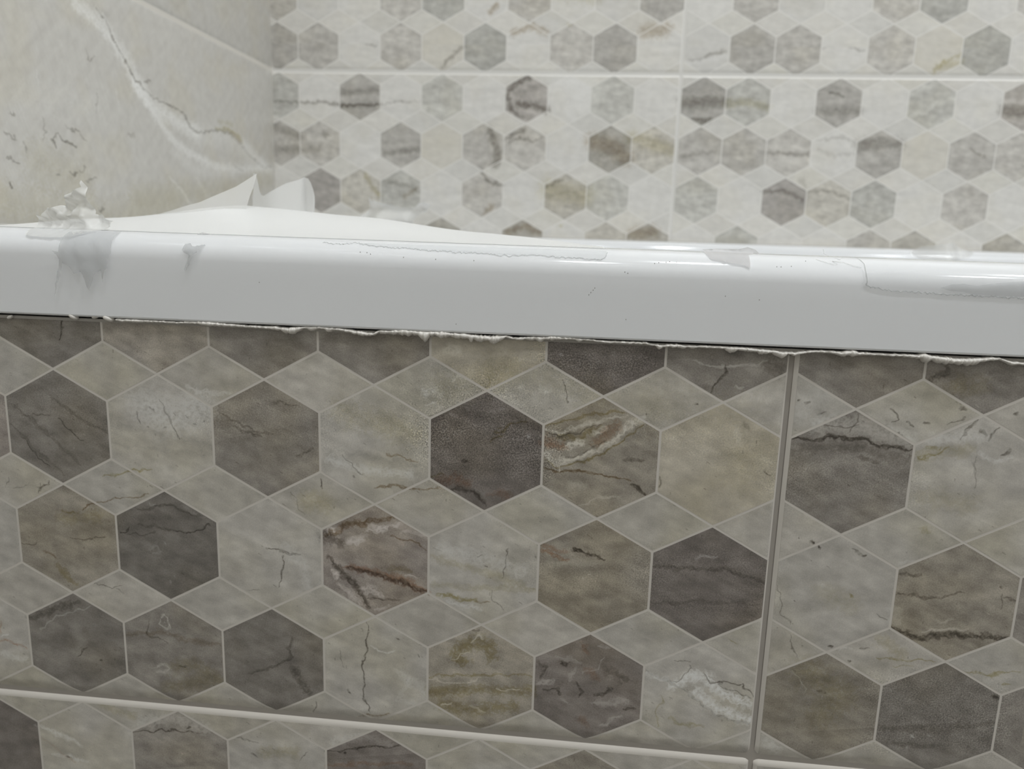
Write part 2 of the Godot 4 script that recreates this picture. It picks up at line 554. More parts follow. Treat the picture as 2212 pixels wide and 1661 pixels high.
	s("-15.48,-6.36 -14.56,-6.50 -13.89,-6.87", 0.08, "b", 0.50)
	s("-14.95,-6.05 -13.90,-6.25", 0.19, "w", 0.40)
	s("-7.89,-6.42 -7.58,-6.43", 0.16, "d", 0.60)
	s("-9.17,-6.31 -8.08,-6.51", 0.19, "r", 0.40)
	s("-13.63,-6.71 -13.24,-6.89", 0.05, "d", 0.30)
	s("-18.38,-4.17 -18.36,-4.51", 0.05, "d", 0.60)
	s("-18.23,-6.59 -17.49,-6.75", 0.44, "d", 0.40)
	s("-17.29,-6.73 -16.55,-6.61", 0.31, "w", 0.50)
	s("-17.37,-7.83 -16.02,-8.04 -14.95,-8.24 -13.88,-8.72", 0.33, "r", 0.60)
	s("-17.30,-7.89 -16.02,-8.11 -14.95,-8.31 -13.88,-8.75", 0.19, "d", 0.55)
	s("-18.11,-7.42 -17.38,-8.22 -16.84,-8.74 -16.30,-9.63", 0.25, "d", 0.55)
	s("-16.57,-8.72 -15.76,-9.01", 0.34, "w", 0.50)
	s("-17.92,-8.12 -17.65,-8.38", 0.31, "w", 0.60)
	s("-17.59,-8.66 -17.05,-9.19 -16.71,-9.59", 0.25, "w", 0.45)
	s("-16.44,-9.21 -15.08,-9.17", 0.09, "d", 0.40)
	s("-14.75,-8.08 -14.35,-8.12", 0.09, "w", 0.50)
	s("-15.49,-7.79 -14.55,-7.86", 0.25, "o", 0.30)
	s("-16.03,-9.75 -15.49,-9.42", 0.13, "w", 0.40)
	s("-10.58,-6.52 -10.62,-7.21 -10.70,-7.87", 0.04, "d", 0.70)
	s("-13.48,-8.83 -12.88,-8.83 -12.15,-8.93 -11.82,-8.99", 0.15, "o", 0.90)
	s("-11.82,-9.01 -11.23,-9.03", 0.05, "b", 0.60)
	s("-13.69,-7.16 -12.57,-7.42 -10.93,-7.78 -9.29,-8.28", 0.31, "o", 0.28)
	s("-13.68,-8.35 -11.90,-8.35 -9.29,-8.21", 0.25, "o", 0.25)
	s("-13.24,-6.71 -11.27,-7.05 -9.96,-7.50", 0.57, "w", 0.30)
	s("-11.73,-6.98 -11.60,-6.90", 0.06, "d", 0.40)
	s("-11.46,-7.37 -11.39,-7.44", 0.06, "d", 0.60)
	s("-9.38,-6.77 -9.34,-6.90", 0.05, "d", 0.80)
	s("-11.11,-8.42 -11.06,-8.91 -10.56,-9.29", 0.04, "d", 0.50)
	s("-13.08,-9.08 -11.55,-9.30", 0.19, "w", 0.40)
	s("-9.16,-6.48 -8.58,-6.71 -8.07,-6.81", 0.18, "r", 0.60)
	s("-7.89,-6.44 -7.45,-6.48", 0.14, "d", 0.65)
	s("-7.45,-6.49 -6.62,-6.66", 0.08, "d", 0.60)
	s("-7.21,-7.39 -7.19,-7.41", 0.08, "w", 0.60)
	s("-7.39,-7.63 -7.34,-7.64", 0.09, "w", 0.50)
	s("-8.95,-7.08 -6.80,-6.85", 0.25, "w", 0.15)
	s("-16.46,-10.22 -16.36,-10.79 -16.52,-11.69 -16.61,-12.58 -16.64,-13.49 -16.54,-14.08 -16.30,-14.59", 0.06, "d", 0.80)
	s("-17.55,-11.63 -17.53,-12.52", 0.04, "d", 0.45)
	s("-17.27,-13.62 -17.24,-13.70", 0.10, "d", 0.70)
	s("-15.15,-10.98 -15.01,-11.04", 0.08, "d", 0.60)
	s("-14.23,-11.55 -14.13,-11.76", 0.08, "d", 0.60)
	s("-14.13,-11.16 -14.03,-11.18", 0.06, "d", 0.60)
	s("-16.31,-11.37 -15.77,-11.66 -15.22,-11.53", 0.09, "w", 0.50)
	s("-14.94,-12.58 -13.98,-13.31", 0.44, "w", 0.25)
	s("-16.90,-14.80 -15.50,-14.62", 0.08, "b", 0.60)
	s("-14.53,-12.76 -15.08,-13.79 -14.11,-13.99", 0.25, "w", 0.20)
	s("-12.44,-11.25 -11.98,-10.84 -11.18,-10.92 -11.10,-11.34", 0.57, "o", 0.55)
	s("-12.64,-11.63 -12.16,-11.80", 0.38, "o", 0.60)
	s("-11.98,-10.77 -11.59,-10.52 -11.45,-10.72", 0.13, "w", 0.40)
	s("-12.77,-11.71 -12.37,-11.39 -11.97,-11.28", 0.05, "w", 0.50)
	s("-13.71,-12.61 -12.49,-12.35 -11.48,-12.36 -10.81,-12.19 -9.35,-12.20", 0.10, "o", 0.50)
	s("-13.71,-12.68 -12.48,-12.83 -11.48,-12.47", 0.08, "w", 0.45)
	s("-13.70,-13.35 -11.80,-13.02 -9.33,-12.86", 0.44, "o", 0.45)
	s("-13.15,-13.97 -11.78,-13.99 -10.10,-13.67", 0.50, "o", 0.45)
	s("-10.86,-12.86 -10.39,-12.96 -9.80,-12.76", 0.06, "w", 0.45)
	s("-13.15,-13.97 -12.74,-13.82", 0.08, "w", 0.45)
	s("-11.86,-13.77 -11.31,-14.02", 0.14, "w", 0.30)
	s("-11.93,-10.30 -11.53,-10.34", 0.09, "d", 0.40)
	s("-8.27,-11.16 -7.35,-11.36", 0.19, "w", 0.35)
	s("-9.14,-12.47 -8.49,-12.27", 0.31, "w", 0.55)
	s("-7.83,-12.28 -7.59,-11.67", 0.15, "w", 0.45)
	s("-7.32,-10.57 -7.05,-10.83", 0.31, "r", 0.40)
	s("-7.07,-11.63 -6.60,-12.01", 0.31, "r", 0.35)
	s("-8.12,-11.51 -7.87,-11.41", 0.23, "d", 0.60)
	s("-6.61,-10.51 -6.22,-10.62", 0.19, "w", 0.40)
	s("-7.19,-11.85 -6.55,-11.58 -6.39,-11.06", 0.06, "w", 0.45)
	s("-8.12,-13.11 -7.78,-13.30", 0.16, "w", 0.35)
	s("-6.75,-12.83 -5.86,-12.45", 0.16, "d", 0.50)
	s("-6.73,-13.19 -5.31,-12.91", 0.31, "w", 0.45)
	s("-6.42,-14.19 -5.46,-13.65", 0.16, "w", 0.50)
	s("-5.48,-13.29 -4.96,-13.31", 0.09, "d", 0.50)
	s("-8.80,-12.81 -8.14,-12.67 -8.19,-12.97", 0.10, "d", 0.50)
	s("-7.22,-14.05 -7.09,-14.08", 0.38, "r", 0.30)
	s("-7.43,-12.31 -7.15,-12.72 -7.27,-13.03", 0.09, "d", 0.50)
	s("-9.18,-11.46 -8.77,-11.71 -9.02,-12.17", 0.13, "d", 0.40)
	s("-6.16,-11.61 -5.49,-11.98", 0.38, "d", 0.30)
	s("-18.35,-16.74 -16.63,-16.32 -14.94,-16.06", 0.08, "d", 0.60)
	s("-18.05,-16.16 -16.48,-15.76 -15.50,-16.05", 0.38, "w", 0.30)
	s("-18.36,-17.37 -14.51,-16.87", 0.19, "r", 0.40)
	s("-17.56,-16.65 -17.42,-16.68", 0.09, "d", 0.80)
	s("-3.46,-12.06 -2.91,-11.59 -2.26,-11.45 -1.63,-12.13 -0.43,-12.59", 0.43, "w", 0.75)
	s("-2.64,-12.22 -1.56,-12.95 -0.29,-13.32", 0.43, "w", 0.70)
	s("-4.68,-11.51 -3.70,-11.83 -2.93,-12.33 -1.69,-13.21 -0.27,-13.52", 0.09, "g", 0.80)
	s("-4.63,-11.63 -3.78,-11.80", 0.22, "w", 0.50)
	s("-2.35,-11.29 -1.99,-11.75 -1.37,-11.73 -0.72,-11.71 -0.24,-12.24", 0.06, "d", 0.75)
	s("-1.66,-11.80 -0.75,-12.21 -0.31,-12.33", 0.04, "d", 0.60)
	s("-2.87,-11.10 -2.79,-11.25 -3.47,-11.89", 0.04, "d", 0.60)
	s("-3.54,-10.90 -2.89,-10.90", 0.05, "d", 0.50)
	s("-3.95,-12.52 -3.85,-12.84 -4.09,-13.20 -4.03,-14.03", 0.06, "o", 0.60)
	s("-3.58,-13.57 -2.97,-13.76 -2.08,-13.79", 0.12, "o", 0.50)
	s("4.80,-8.74 5.37,-8.97 5.80,-9.12 6.46,-8.93 7.65,-8.77 8.32,-8.79 9.06,-8.84", 0.22, "d", 0.60)
	s("5.90,-8.80 7.62,-8.54", 0.10, "w", 0.40)
	s("4.82,-7.21 5.44,-7.31 6.11,-7.35 7.22,-7.09", 0.10, "d", 0.40)
	s("4.79,-6.45 5.60,-6.47", 0.12, "d", 0.35)
	s("4.78,-8.05 4.91,-8.50", 0.43, "w", 0.25)
	s("6.44,-8.30 7.04,-8.24", 0.12, "w", 0.30)
	s("8.66,-6.97 8.71,-7.57", 0.06, "d", 0.40)
	s("8.76,-7.19 9.22,-7.19", 0.06, "d", 0.40)
	s("8.52,-6.69 8.59,-6.72", 0.17, "d", 0.40)
	s("4.41,-10.11 5.51,-10.05 6.60,-10.00", 0.06, "o", 0.80)
	s("5.00,-10.37 5.82,-10.34", 0.05, "o", 0.60)
	s("4.46,-9.32 5.35,-9.87", 0.43, "o", 0.30)
	s("7.73,-10.35 8.56,-10.44 9.86,-10.16", 0.09, "o", 0.70)
	s("9.22,-10.84 9.55,-10.77", 0.09, "o", 0.60)
	s("3.26,-10.33 3.33,-10.35", 0.12, "d", 0.70)
	s("2.46,-9.69 2.70,-9.70", 0.12, "d", 0.80)
	s("2.99,-9.84 3.34,-9.80", 0.10, "w", 0.40)
	s("0.95,-9.39 1.04,-9.94 1.39,-10.30", 0.04, "d", 0.55)
	s("1.45,-9.82 1.49,-9.86", 0.07, "d", 0.60)
	s("3.68,-9.74 4.08,-9.67", 0.06, "d", 0.50)
	s("0.30,-7.34 0.55,-8.48 0.91,-8.92", 0.04, "d", 0.50)
	s("1.49,-6.10 1.52,-6.13", 0.06, "d", 0.60)
	s("3.08,-7.46 3.16,-7.51", 0.12, "o", 0.80)
	s("1.02,-7.90 1.05,-7.92", 0.09, "d", 0.60)
	s("4.12,-8.18 4.55,-8.38", 0.06, "d", 0.50)
	s("3.29,-5.74 3.48,-5.83", 0.06, "d", 0.70)
	s("1.39,-5.42 1.46,-5.44", 0.10, "d", 0.70)
	s("1.62,-5.49 1.68,-5.52", 0.09, "d", 0.60)
	s("2.04,-7.43 3.12,-7.88", 0.72, "o", 0.20)
	s("1.20,-10.88 1.80,-11.88", 0.04, "w", 0.40)
	s("2.21,-11.76 2.57,-11.80", 0.14, "d", 0.35)
	s("1.70,-10.92 3.21,-11.82 2.60,-12.70", 1.15, "o", 0.30)
	s("8.96,-11.34 9.11,-11.45", 0.22, "d", 0.60)
	s("6.07,-13.41 6.21,-13.42", 0.19, "w", 0.60)
	s("6.82,-13.29 6.90,-13.32", 0.12, "w", 0.45)
	s("5.99,-13.91 6.09,-13.92", 0.12, "w", 0.50)
	s("6.50,-13.53 6.54,-13.56", 0.09, "w", 0.40)
	s("4.91,-13.12 6.85,-13.00 9.26,-12.51", 0.29, "d", 0.25)
	s("5.55,-13.79 6.96,-13.81", 0.22, "d", 0.25)
	s("-3.01,-6.40 -2.52,-6.33 -2.10,-6.26", 0.10, "w", 0.40)
	s("-4.61,-6.87 -2.91,-6.82 -1.50,-6.79 -0.27,-7.23", 0.19, "d", 0.30)
	s("-4.50,-8.51 -2.80,-8.21 -0.25,-8.16", 0.14, "d", 0.20)
	s("-1.47,-9.68 -1.09,-9.93", 0.06, "o", 0.60)
	s("0.44,-14.16 0.84,-14.54", 0.51, "w", 0.35)
	s("1.20,-0.69 2.30,-0.56 3.45,-0.84 4.39,-1.07", 0.65, "w", 0.45)
	s("0.19,-1.25 0.93,-1.27 1.51,-1.15 2.37,-1.19 2.96,-1.15 3.52,-1.44 4.63,-1.41", 0.13, "d", 0.70)
	s("1.39,-0.68 2.25,-0.70 2.64,-0.61", 0.06, "d", 0.45)
	s("0.30,-1.66 2.73,-1.45 4.49,-1.91", 0.36, "d", 0.20)
	s("2.78,-1.87 3.46,-2.04", 0.22, "d", 0.30)
	s("2.46,-0.20 2.56,-0.47 2.28,-0.91", 0.04, "d", 0.40)
	s("0.84,-2.42 1.22,-2.18", 0.04, "w", 0.40)
	s("3.74,0.01 4.00,-0.25 3.86,-0.47", 0.07, "d", 0.70)
	s("4.24,-0.38 4.59,-0.64", 0.06, "d", 0.70)
	s("4.95,-0.38 5.14,-0.40", 0.12, "d", 0.60)
	s("5.78,-0.36 6.38,-0.09", 0.06, "d", 0.60)
	s("6.21,0.24 6.31,0.18", 0.19, "d", 0.70)
	s("4.06,-0.81 4.16,-0.84", 0.12, "d", 0.60)
	s("0.31,0.24 0.38,0.21", 0.10, "d", 0.70)
	s("0.62,0.12 0.72,0.09", 0.10, "d", 0.60)
	s("1.15,-0.27 1.34,-0.19", 0.06, "d", 0.50)
	s("0.36,-0.31 1.20,0.57", 0.72, "w", 0.20)
	s("6.25,-0.96 6.51,-0.53 6.84,-0.17", 0.08, "d", 0.65)
	s("6.90,-0.58 7.23,-0.66", 0.12, "d", 0.60)
	s("7.26,-0.90 7.63,-0.40", 0.07, "d", 0.60)
	s("4.80,-1.75 5.37,-1.68 5.97,-1.33", 0.07, "o", 0.70)
	s("5.20,-1.30 5.72,-1.34", 0.16, "o", 0.60)
	s("4.97,-1.60 6.62,-1.36", 0.43, "o", 0.30)
	s("7.02,-1.48 7.63,-1.72 8.18,-1.55", 0.19, "w", 0.40)
	s("6.98,-1.62 7.07,-2.74", 0.05, "d", 0.40)
	s("5.26,-3.29 6.91,-3.47", 0.65, "o", 0.22)
	s("7.91,-1.42 8.05,-1.31", 0.10, "d", 0.60)
	s("5.29,-1.02 7.18,-0.77", 0.43, "w", 0.30)
	s("8.00,0.10 8.17,0.25", 0.10, "d", 0.60)
	s("-3.74,1.52 -2.85,1.34 -1.93,1.47 -0.95,1.60", 0.09, "w", 0.50)
	s("-2.94,0.32 -2.74,0.79 -2.46,1.05 -2.42,1.43", 0.10, "d", 0.55)
	s("-2.12,0.64 -1.72,0.59", 0.07, "w", 0.40)
	s("-0.86,1.43 -0.33,1.32", 0.43, "d", 0.25)
	s("4.93,1.24 5.35,1.46 5.44,1.73", 0.22, "d", 0.40)
	s("5.97,1.08 6.60,1.05", 0.72, "o", 0.30)
	s("-1.80,-1.25 -1.75,-1.28", 0.36, "w", 0.35)
	s("-1.64,-0.70 -1.38,-0.97", 0.22, "d", 0.25)
	s("-3.48,-0.09 -3.44,-0.13", 0.10, "d", 0.60)
	s("-5.29,-0.65 -5.25,-0.69", 0.10, "d", 0.50)
	s("-0.62,-2.66 -0.51,-2.72", 0.09, "d", 0.60)
	s("-4.65,-3.13 -4.61,-3.50", 0.09, "d", 0.50)
	s("-0.81,-2.09 -0.38,-2.35", 0.14, "w", 0.25)
	s("-4.75,-0.59 -2.02,-0.58 -1.11,-3.27", 1.88, "o", 0.14)
	s("1.35,-5.41 1.46,-5.44", 0.13, "d", 0.70)
	s("1.63,-5.49 1.68,-5.51", 0.09, "d", 0.60)
	s("2.93,-5.58 3.50,-5.80", 0.06, "d", 0.50)
	s("-2.94,-6.36 -2.10,-6.26", 0.12, "w", 0.40)
	s("0.79,-5.29 0.83,-5.30", 0.07, "d", 0.60)
	s("5.35,-4.52 5.56,-4.65", 0.22, "o", 0.40)
	s("4.74,-6.05 5.24,-5.78", 0.14, "w", 0.30)
	s("-13.62,-1.57 -11.56,-0.43 -9.41,-1.65", 1.88, "k", 1.00)
	s("-13.54,-2.54 -11.52,-2.10 -9.37,-2.62", 1.88, "k", 1.00)
	s("-13.27,-3.84 -11.36,-3.39 -9.48,-3.14", 1.26, "k", 0.50)
	s("-9.16,1.67 -7.53,1.50 -5.46,1.78", 1.13, "k", 0.90)
	s("-8.41,1.10 -6.89,0.68 -5.71,1.10", 1.00, "k", 0.90)
	s("-17.48,-1.26 -15.22,-1.40 -13.93,-1.91", 1.26, "k", 0.45)
	s("-14.90,-0.10 -13.32,-0.02 -11.88,0.05", 1.00, "k", 0.40)
	s("-11.14,0.09 -9.60,0.17 -7.46,0.03", 1.00, "k", 0.40)
	s("-13.64,0.85 -11.47,0.95 -9.39,1.17", 0.88, "k", 0.40)
	s("4.81,-11.67 6.64,-11.33 9.17,-11.88", 1.88, "k", 0.80)
	s("5.03,-13.52 6.86,-13.08 9.17,-13.25", 1.59, "k", 0.80)
	s("-4.61,-6.95 -2.60,-6.18 -0.37,-6.93", 1.44, "k", 0.50)
	s("-4.52,-8.35 -2.56,-8.51 -0.39,-8.17", 1.44, "k", 0.50)
	s("0.38,-3.17 2.52,-2.46 4.68,-2.90", 1.88, "k", 0.45)
	s("-22.80,-1.96 -20.48,-1.19 -18.39,-2.36", 1.84, "k", 0.40)
	s("-31.72,-1.78 -29.78,-1.02 -27.63,-2.23", 1.84, "k", 0.35)
	s("-9.13,-7.44 -7.08,-7.62 -4.90,-7.11", 1.63, "k", 0.35)
	s("-5.06,-1.04 -2.62,-1.55 -0.30,-2.49", 2.31, "k", 0.35)
	s("-29.94,-1.29 -28.71,-2.02 -27.60,-2.62", 0.13, "d", 0.25)
	s("-31.64,-1.71 -30.28,-2.71 -28.88,-4.04", 0.16, "d", 0.22)
	s("-31.86,-2.46 -30.91,-3.48 -29.62,-4.56", 0.13, "d", 0.22)
	s("-22.64,-1.43 -21.17,-2.19 -20.20,-2.33", 0.11, "d", 0.30)
	s("-19.31,-3.13 -18.59,-2.76", 0.10, "d", 0.35)
	s("-20.28,-0.86 -19.19,-1.05", 0.11, "d", 0.30)
	s("-22.01,-2.04 -21.37,-2.27 -20.85,-2.37", 0.09, "d", 0.40)
	s("-26.45,-6.55 -24.74,-6.78", 0.11, "d", 0.30)
	s("-24.33,-5.58 -23.48,-6.14", 0.13, "w", 0.22)
	s("-26.10,-7.57 -25.61,-7.47", 0.25, "w", 0.20)


func back_marks() -> void:
	s("-26.49,29.78 -25.22,29.30 -24.58,28.63 -23.32,28.53 -22.39,29.11", 0.55, "d", 0.80)
	s("-25.23,29.59 -23.96,29.40", 0.85, "w", 0.40)
	s("-17.29,28.74 -15.41,28.08 -13.99,28.56", 0.34, "d", 0.40)
	s("-34.19,26.25 -33.75,26.15", 0.55, "w", 0.50)
	s("-35.71,25.65 -33.76,25.76 -31.60,25.28", 0.19, "d", 0.35)
	s("-24.52,23.06 -23.89,24.05 -22.63,24.85", 0.30, "d", 0.40)
	s("-23.06,24.84 -22.22,25.24", 0.55, "d", 0.30)
	s("-43.14,19.52 -40.46,19.45 -37.57,19.49 -35.58,19.21 -33.38,19.34 -31.41,19.27", 0.25, "d", 0.50)
	s("-35.70,19.11 -33.38,19.24 -31.41,19.37", 0.42, "d", 0.60)
	s("-31.19,19.37 -29.45,19.60 -26.85,19.73", 0.17, "d", 0.35)
	s("-35.57,20.53 -31.62,20.78", 0.64, "d", 0.25)
	s("-35.57,19.92 -31.63,19.97", 0.51, "w", 0.25)
	s("-17.27,20.95 -16.45,21.75 -15.21,22.26", 0.55, "d", 0.60)
	s("-17.47,20.55 -17.00,18.96 -15.70,18.18", 0.38, "d", 0.60)
	s("-16.17,19.57 -14.48,19.40 -13.21,19.02", 0.72, "d", 0.70)
	s("-14.89,18.99 -14.03,18.60", 0.85, "w", 0.50)
	s("-16.77,18.56 -15.92,18.18 -15.48,17.78", 0.42, "w", 0.40)
	s("-16.41,20.57 -13.51,21.59", 0.64, "d", 0.25)
	s("-12.91,22.18 -8.35,21.84 -9.51,20.26", 2.55, "w", 0.50)
	s("-11.12,19.05 -10.25,18.26", 0.85, "w", 0.30)
	s("-43.23,16.72 -40.33,15.94", 0.85, "d", 0.35)
	s("-43.31,14.42 -40.59,14.47", 1.06, "d", 0.35)
	s("-37.63,16.19 -37.30,15.99", 0.55, "d", 0.35)
	s("-39.92,14.27 -38.34,14.51", 0.64, "d", 0.30)
	s("-35.18,16.23 -31.66,13.81 -28.12,12.21", 1.27, "w", 0.30)
	s("-30.98,15.89 -27.04,16.17", 0.85, "w", 0.20)
	s("-30.77,14.24 -27.03,14.73", 0.51, "d", 0.30)
	s("-19.28,16.91 -18.82,15.70 -18.37,14.89 -18.24,13.66 -18.76,13.24", 0.72, "d", 0.50)
	s("-17.55,15.93 -16.50,16.55 -15.45,16.97", 0.38, "d", 0.45)
	s("-17.32,15.52 -15.85,16.16 -14.78,15.77 -13.52,16.20", 0.21, "d", 0.50)
	s("-6.41,16.52 -5.61,16.94", 0.85, "w", 0.60)
	s("-8.20,14.88 -7.61,15.50", 0.85, "w", 0.50)
	s("-7.12,14.09 -5.25,14.33", 0.38, "w", 0.60)
	s("-5.06,14.54 -4.24,14.76", 0.42, "w", 0.60)
	s("-8.05,15.89 -5.93,15.33 -4.63,14.35", 1.70, "b", 0.50)
	s("-4.12,16.36 0.07,15.24", 1.27, "o", 0.40)
	s("-3.97,13.75 -0.08,14.44", 0.34, "w", 0.40)
	s("-4.08,15.56 -2.25,16.00", 0.34, "w", 0.40)
	s("-33.00,11.89 -32.12,10.43 -31.23,9.60", 0.42, "o", 0.50)
	s("-30.78,11.31 -28.56,10.94 -27.23,10.55", 0.55, "d", 0.25)
	s("-29.00,11.98 -28.12,11.16", 0.64, "w", 0.40)
	s("-28.56,9.67 -27.23,10.55", 0.42, "b", 0.40)
	s("-20.04,12.39 -19.15,11.37 -17.63,11.19", 0.34, "d", 0.50)
	s("-19.51,8.21 -18.87,8.86", 0.51, "b", 0.50)
	s("-12.49,11.52 -10.80,11.77 -9.05,10.57", 0.55, "w", 0.50)
	s("-12.68,10.90 -8.82,10.16", 2.12, "o", 0.40)
	s("-12.90,11.10 -11.23,11.96", 0.30, "d", 0.50)
	s("-17.05,6.16 -15.12,6.86 -13.58,6.27", 0.64, "b", 0.50)
	s("-3.32,6.36 -1.23,6.63", 1.27, "b", 0.50)
	s("-11.24,7.07 -11.02,6.97", 0.34, "o", 0.60)
	s("1.17,24.04 2.53,24.30 4.03,24.89 5.13,25.06", 0.29, "d", 0.40)
	s("1.18,23.88 4.07,24.40 5.26,24.57", 0.55, "w", 0.40)
	s("25.63,23.12 26.18,23.93 28.00,24.90", 0.33, "o", 0.50)
	s("26.20,23.77 28.10,24.11", 0.73, "o", 0.40)
	s("16.22,26.11 16.74,25.95", 0.55, "w", 0.40)
	s("14.47,25.37 16.09,25.78 18.81,25.16", 0.17, "d", 0.35)
	s("23.80,29.78 25.15,29.31 25.87,28.69 27.33,28.61 28.03,29.32", 0.55, "d", 0.75)
	s("25.47,29.31 27.49,29.78", 0.92, "w", 0.40)
	s("0.89,20.71 5.04,20.92", 0.44, "w", 0.50)
	s("0.94,20.03 5.10,20.17", 1.10, "d", 0.40)
	s("1.20,18.85 2.80,18.54 5.19,19.08", 0.73, "w", 0.50)
	s("2.29,18.36 3.18,18.12 3.86,18.38", 0.44, "d", 0.60)
	s("5.47,19.92 7.52,20.12 9.63,19.65", 0.73, "o", 0.40)
	s("15.76,21.14 16.96,20.90", 0.37, "d", 0.50)
	s("14.78,19.22 18.97,19.44", 0.73, "d", 0.30)
	s("23.86,19.02 25.47,19.37 26.32,20.37", 0.37, "w", 0.40)
	s("32.81,20.62 34.63,20.48", 0.37, "w", 0.50)
	s("32.79,19.64 34.78,19.51", 1.10, "d", 0.40)
	s("33.74,18.68 34.95,18.37", 0.29, "w", 0.40)
	s("1.24,13.35 2.99,13.74 5.11,13.61", 0.73, "w", 0.35)
	s("1.33,14.57 4.81,15.16", 0.37, "d", 0.25)
	s("10.17,13.72 11.85,14.27 14.30,13.98", 1.10, "w", 0.40)
	s("10.05,15.09 14.19,15.00", 0.37, "d", 0.30)
	s("21.23,17.32 23.13,16.85 22.17,16.50", 0.55, "w", 0.40)
	s("19.18,16.11 23.19,16.35", 1.10, "d", 0.35)
	s("14.74,16.36 17.41,16.83 18.81,16.44", 0.29, "d", 0.20)
	s("15.17,15.53 16.94,14.88 18.60,15.25", 0.37, "d", 0.15)
	s("30.23,15.81 31.83,15.01", 0.17, "d", 0.40)
	s("26.08,15.90 27.85,15.10", 0.33, "w", 0.30)
	s("10.21,11.47 12.09,11.86 14.25,11.05", 0.55, "w", 0.25)
	s("10.06,11.12 12.14,11.34 13.96,10.52", 0.37, "d", 0.40)
	s("14.40,11.22 16.63,11.45 18.78,10.64", 0.26, "d", 0.30)
	s("19.18,10.13 21.48,9.50 23.43,10.24", 0.29, "w", 0.20)
	s("24.71,6.80 25.87,7.10 27.49,6.36", 0.55, "w", 0.25)
	s("33.90,6.38 35.65,6.96", 0.44, "w", 0.40)
	s("13.76,12.42 14.18,11.74", 0.55, "d", 0.20)
	s("17.20,27.71 18.88,27.40", 0.73, "d", 0.15)


func left_marks() -> void:
	s("-23.15,20.52 -25.16,20.06 -26.85,19.31 -28.15,18.40 -29.94,16.52 -32.18,14.85 -34.65,13.35 -37.10,12.51 -41.98,11.80 -47.72,11.94 -55.00,12.77", 0.71, "w", 0.55)
	s("-24.20,20.81 -26.08,20.43 -27.77,19.26 -29.61,18.16 -30.02,17.25 -31.03,16.87", 0.81, "w", 0.40)
	s("-29.71,16.77 -30.95,16.13 -32.51,15.35 -35.43,14.87 -37.30,14.49 -38.98,14.39", 1.13, "w", 0.60)
	s("-25.48,20.91 -26.72,20.20 -27.52,19.07 -28.84,18.00 -29.74,17.06 -31.00,16.57 -31.77,16.20", 0.11, "d", 0.65)
	s("-28.95,17.88 -29.74,17.06 -30.50,16.92", 0.15, "d", 0.60)
	s("-30.92,17.09 -32.03,17.35", 0.16, "d", 0.60)
	s("-31.77,16.20 -33.45,16.03 -34.92,15.89 -36.15,15.77 -37.08,15.51 -37.36,15.07 -37.98,14.58 -39.33,14.43 -41.52,14.80 -43.45,15.15 -45.45,15.05 -47.08,14.51 -48.35,14.09 -49.21,13.61 -51.02,13.01 -52.94,12.59 -55.28,12.90", 0.15, "d", 0.75)
	s("-42.30,15.17 -45.06,15.36 -47.55,14.94 -48.16,14.45", 0.32, "o", 0.80)
	s("-43.13,15.81 -45.95,16.02", 0.42, "o", 0.30)
	s("-45.46,15.23 -47.95,14.52", 0.23, "b", 0.60)
	s("-38.62,14.26 -46.24,14.59 -52.93,12.38", 1.95, "w", 0.30)
	s("-48.39,14.48 -54.96,12.14", 0.97, "w", 0.40)
	s("-34.02,10.29 -35.79,9.28 -37.64,7.88", 0.23, "w", 0.50)
	s("-38.59,10.48 -40.23,9.04", 0.42, "w", 0.30)
	s("-35.16,12.30 -38.31,11.13 -45.95,11.41", 0.97, "w", 0.25)
	s("-20.51,11.86 -21.06,11.68 -21.44,11.53 -22.32,11.42", 0.16, "d", 0.75)
	s("-19.92,11.66 -20.05,11.24", 0.16, "d", 0.70)
	s("-20.53,11.98 -19.72,11.51", 0.11, "d", 0.50)
	s("-21.37,12.60 -22.54,12.37 -23.32,11.96", 0.11, "d", 0.50)
	s("-15.61,10.10 -16.22,9.87 -16.70,9.77", 0.13, "d", 0.60)
	s("-15.65,11.57 -16.56,11.24", 0.10, "d", 0.40)
	s("-17.03,11.06 -17.48,10.65", 0.10, "d", 0.35)
	s("-16.19,12.69 -16.58,12.66", 0.15, "d", 0.50)
	s("-21.40,9.68 -22.20,9.56", 0.19, "d", 0.60)
	s("-20.02,9.46 -20.17,9.43", 0.16, "d", 0.60)
	s("-22.43,9.77 -23.11,10.23", 0.10, "d", 0.50)
	s("-22.99,9.22 -24.10,9.44", 0.15, "d", 0.50)
	s("-15.75,8.51 -15.87,8.45", 0.19, "d", 0.70)
	s("-24.28,7.23 -24.76,7.50", 0.23, "d", 0.50)
	s("-26.29,6.56 -26.37,6.39", 0.13, "d", 0.60)
	s("-19.07,12.87 -19.24,12.06 -18.80,11.40", 0.10, "d", 0.30)
	s("-24.06,18.01 -24.18,17.27 -24.87,17.68", 0.11, "d", 0.40)
	s("-25.04,15.50 -24.67,13.85", 0.10, "d", 0.30)
	s("-27.16,16.02 -27.50,14.84", 0.16, "w", 0.30)
	s("-18.82,15.66 -19.08,15.01", 0.15, "w", 0.30)
	s("-28.25,12.85 -29.28,12.98", 0.19, "d", 0.25)
	s("-46.02,12.16 -48.15,11.78", 0.16, "d", 0.30)
	s("-18.44,10.03 -22.14,9.09", 2.59, "o", 0.20)
	s("-15.07,7.20 -18.03,6.84 -23.98,6.64 -34.64,7.43", 2.59, "o", 0.22)
	s("-29.02,8.42 -43.73,9.59 -54.38,11.47", 1.95, "o", 0.22)
	s("-25.27,20.98 -26.57,20.82", 0.65, "g", 0.30)
	s("-17.17,13.39 -20.81,14.24 -24.50,14.61", 1.95, "w", 0.15)


# ---------------------------------------------------------------- tiles

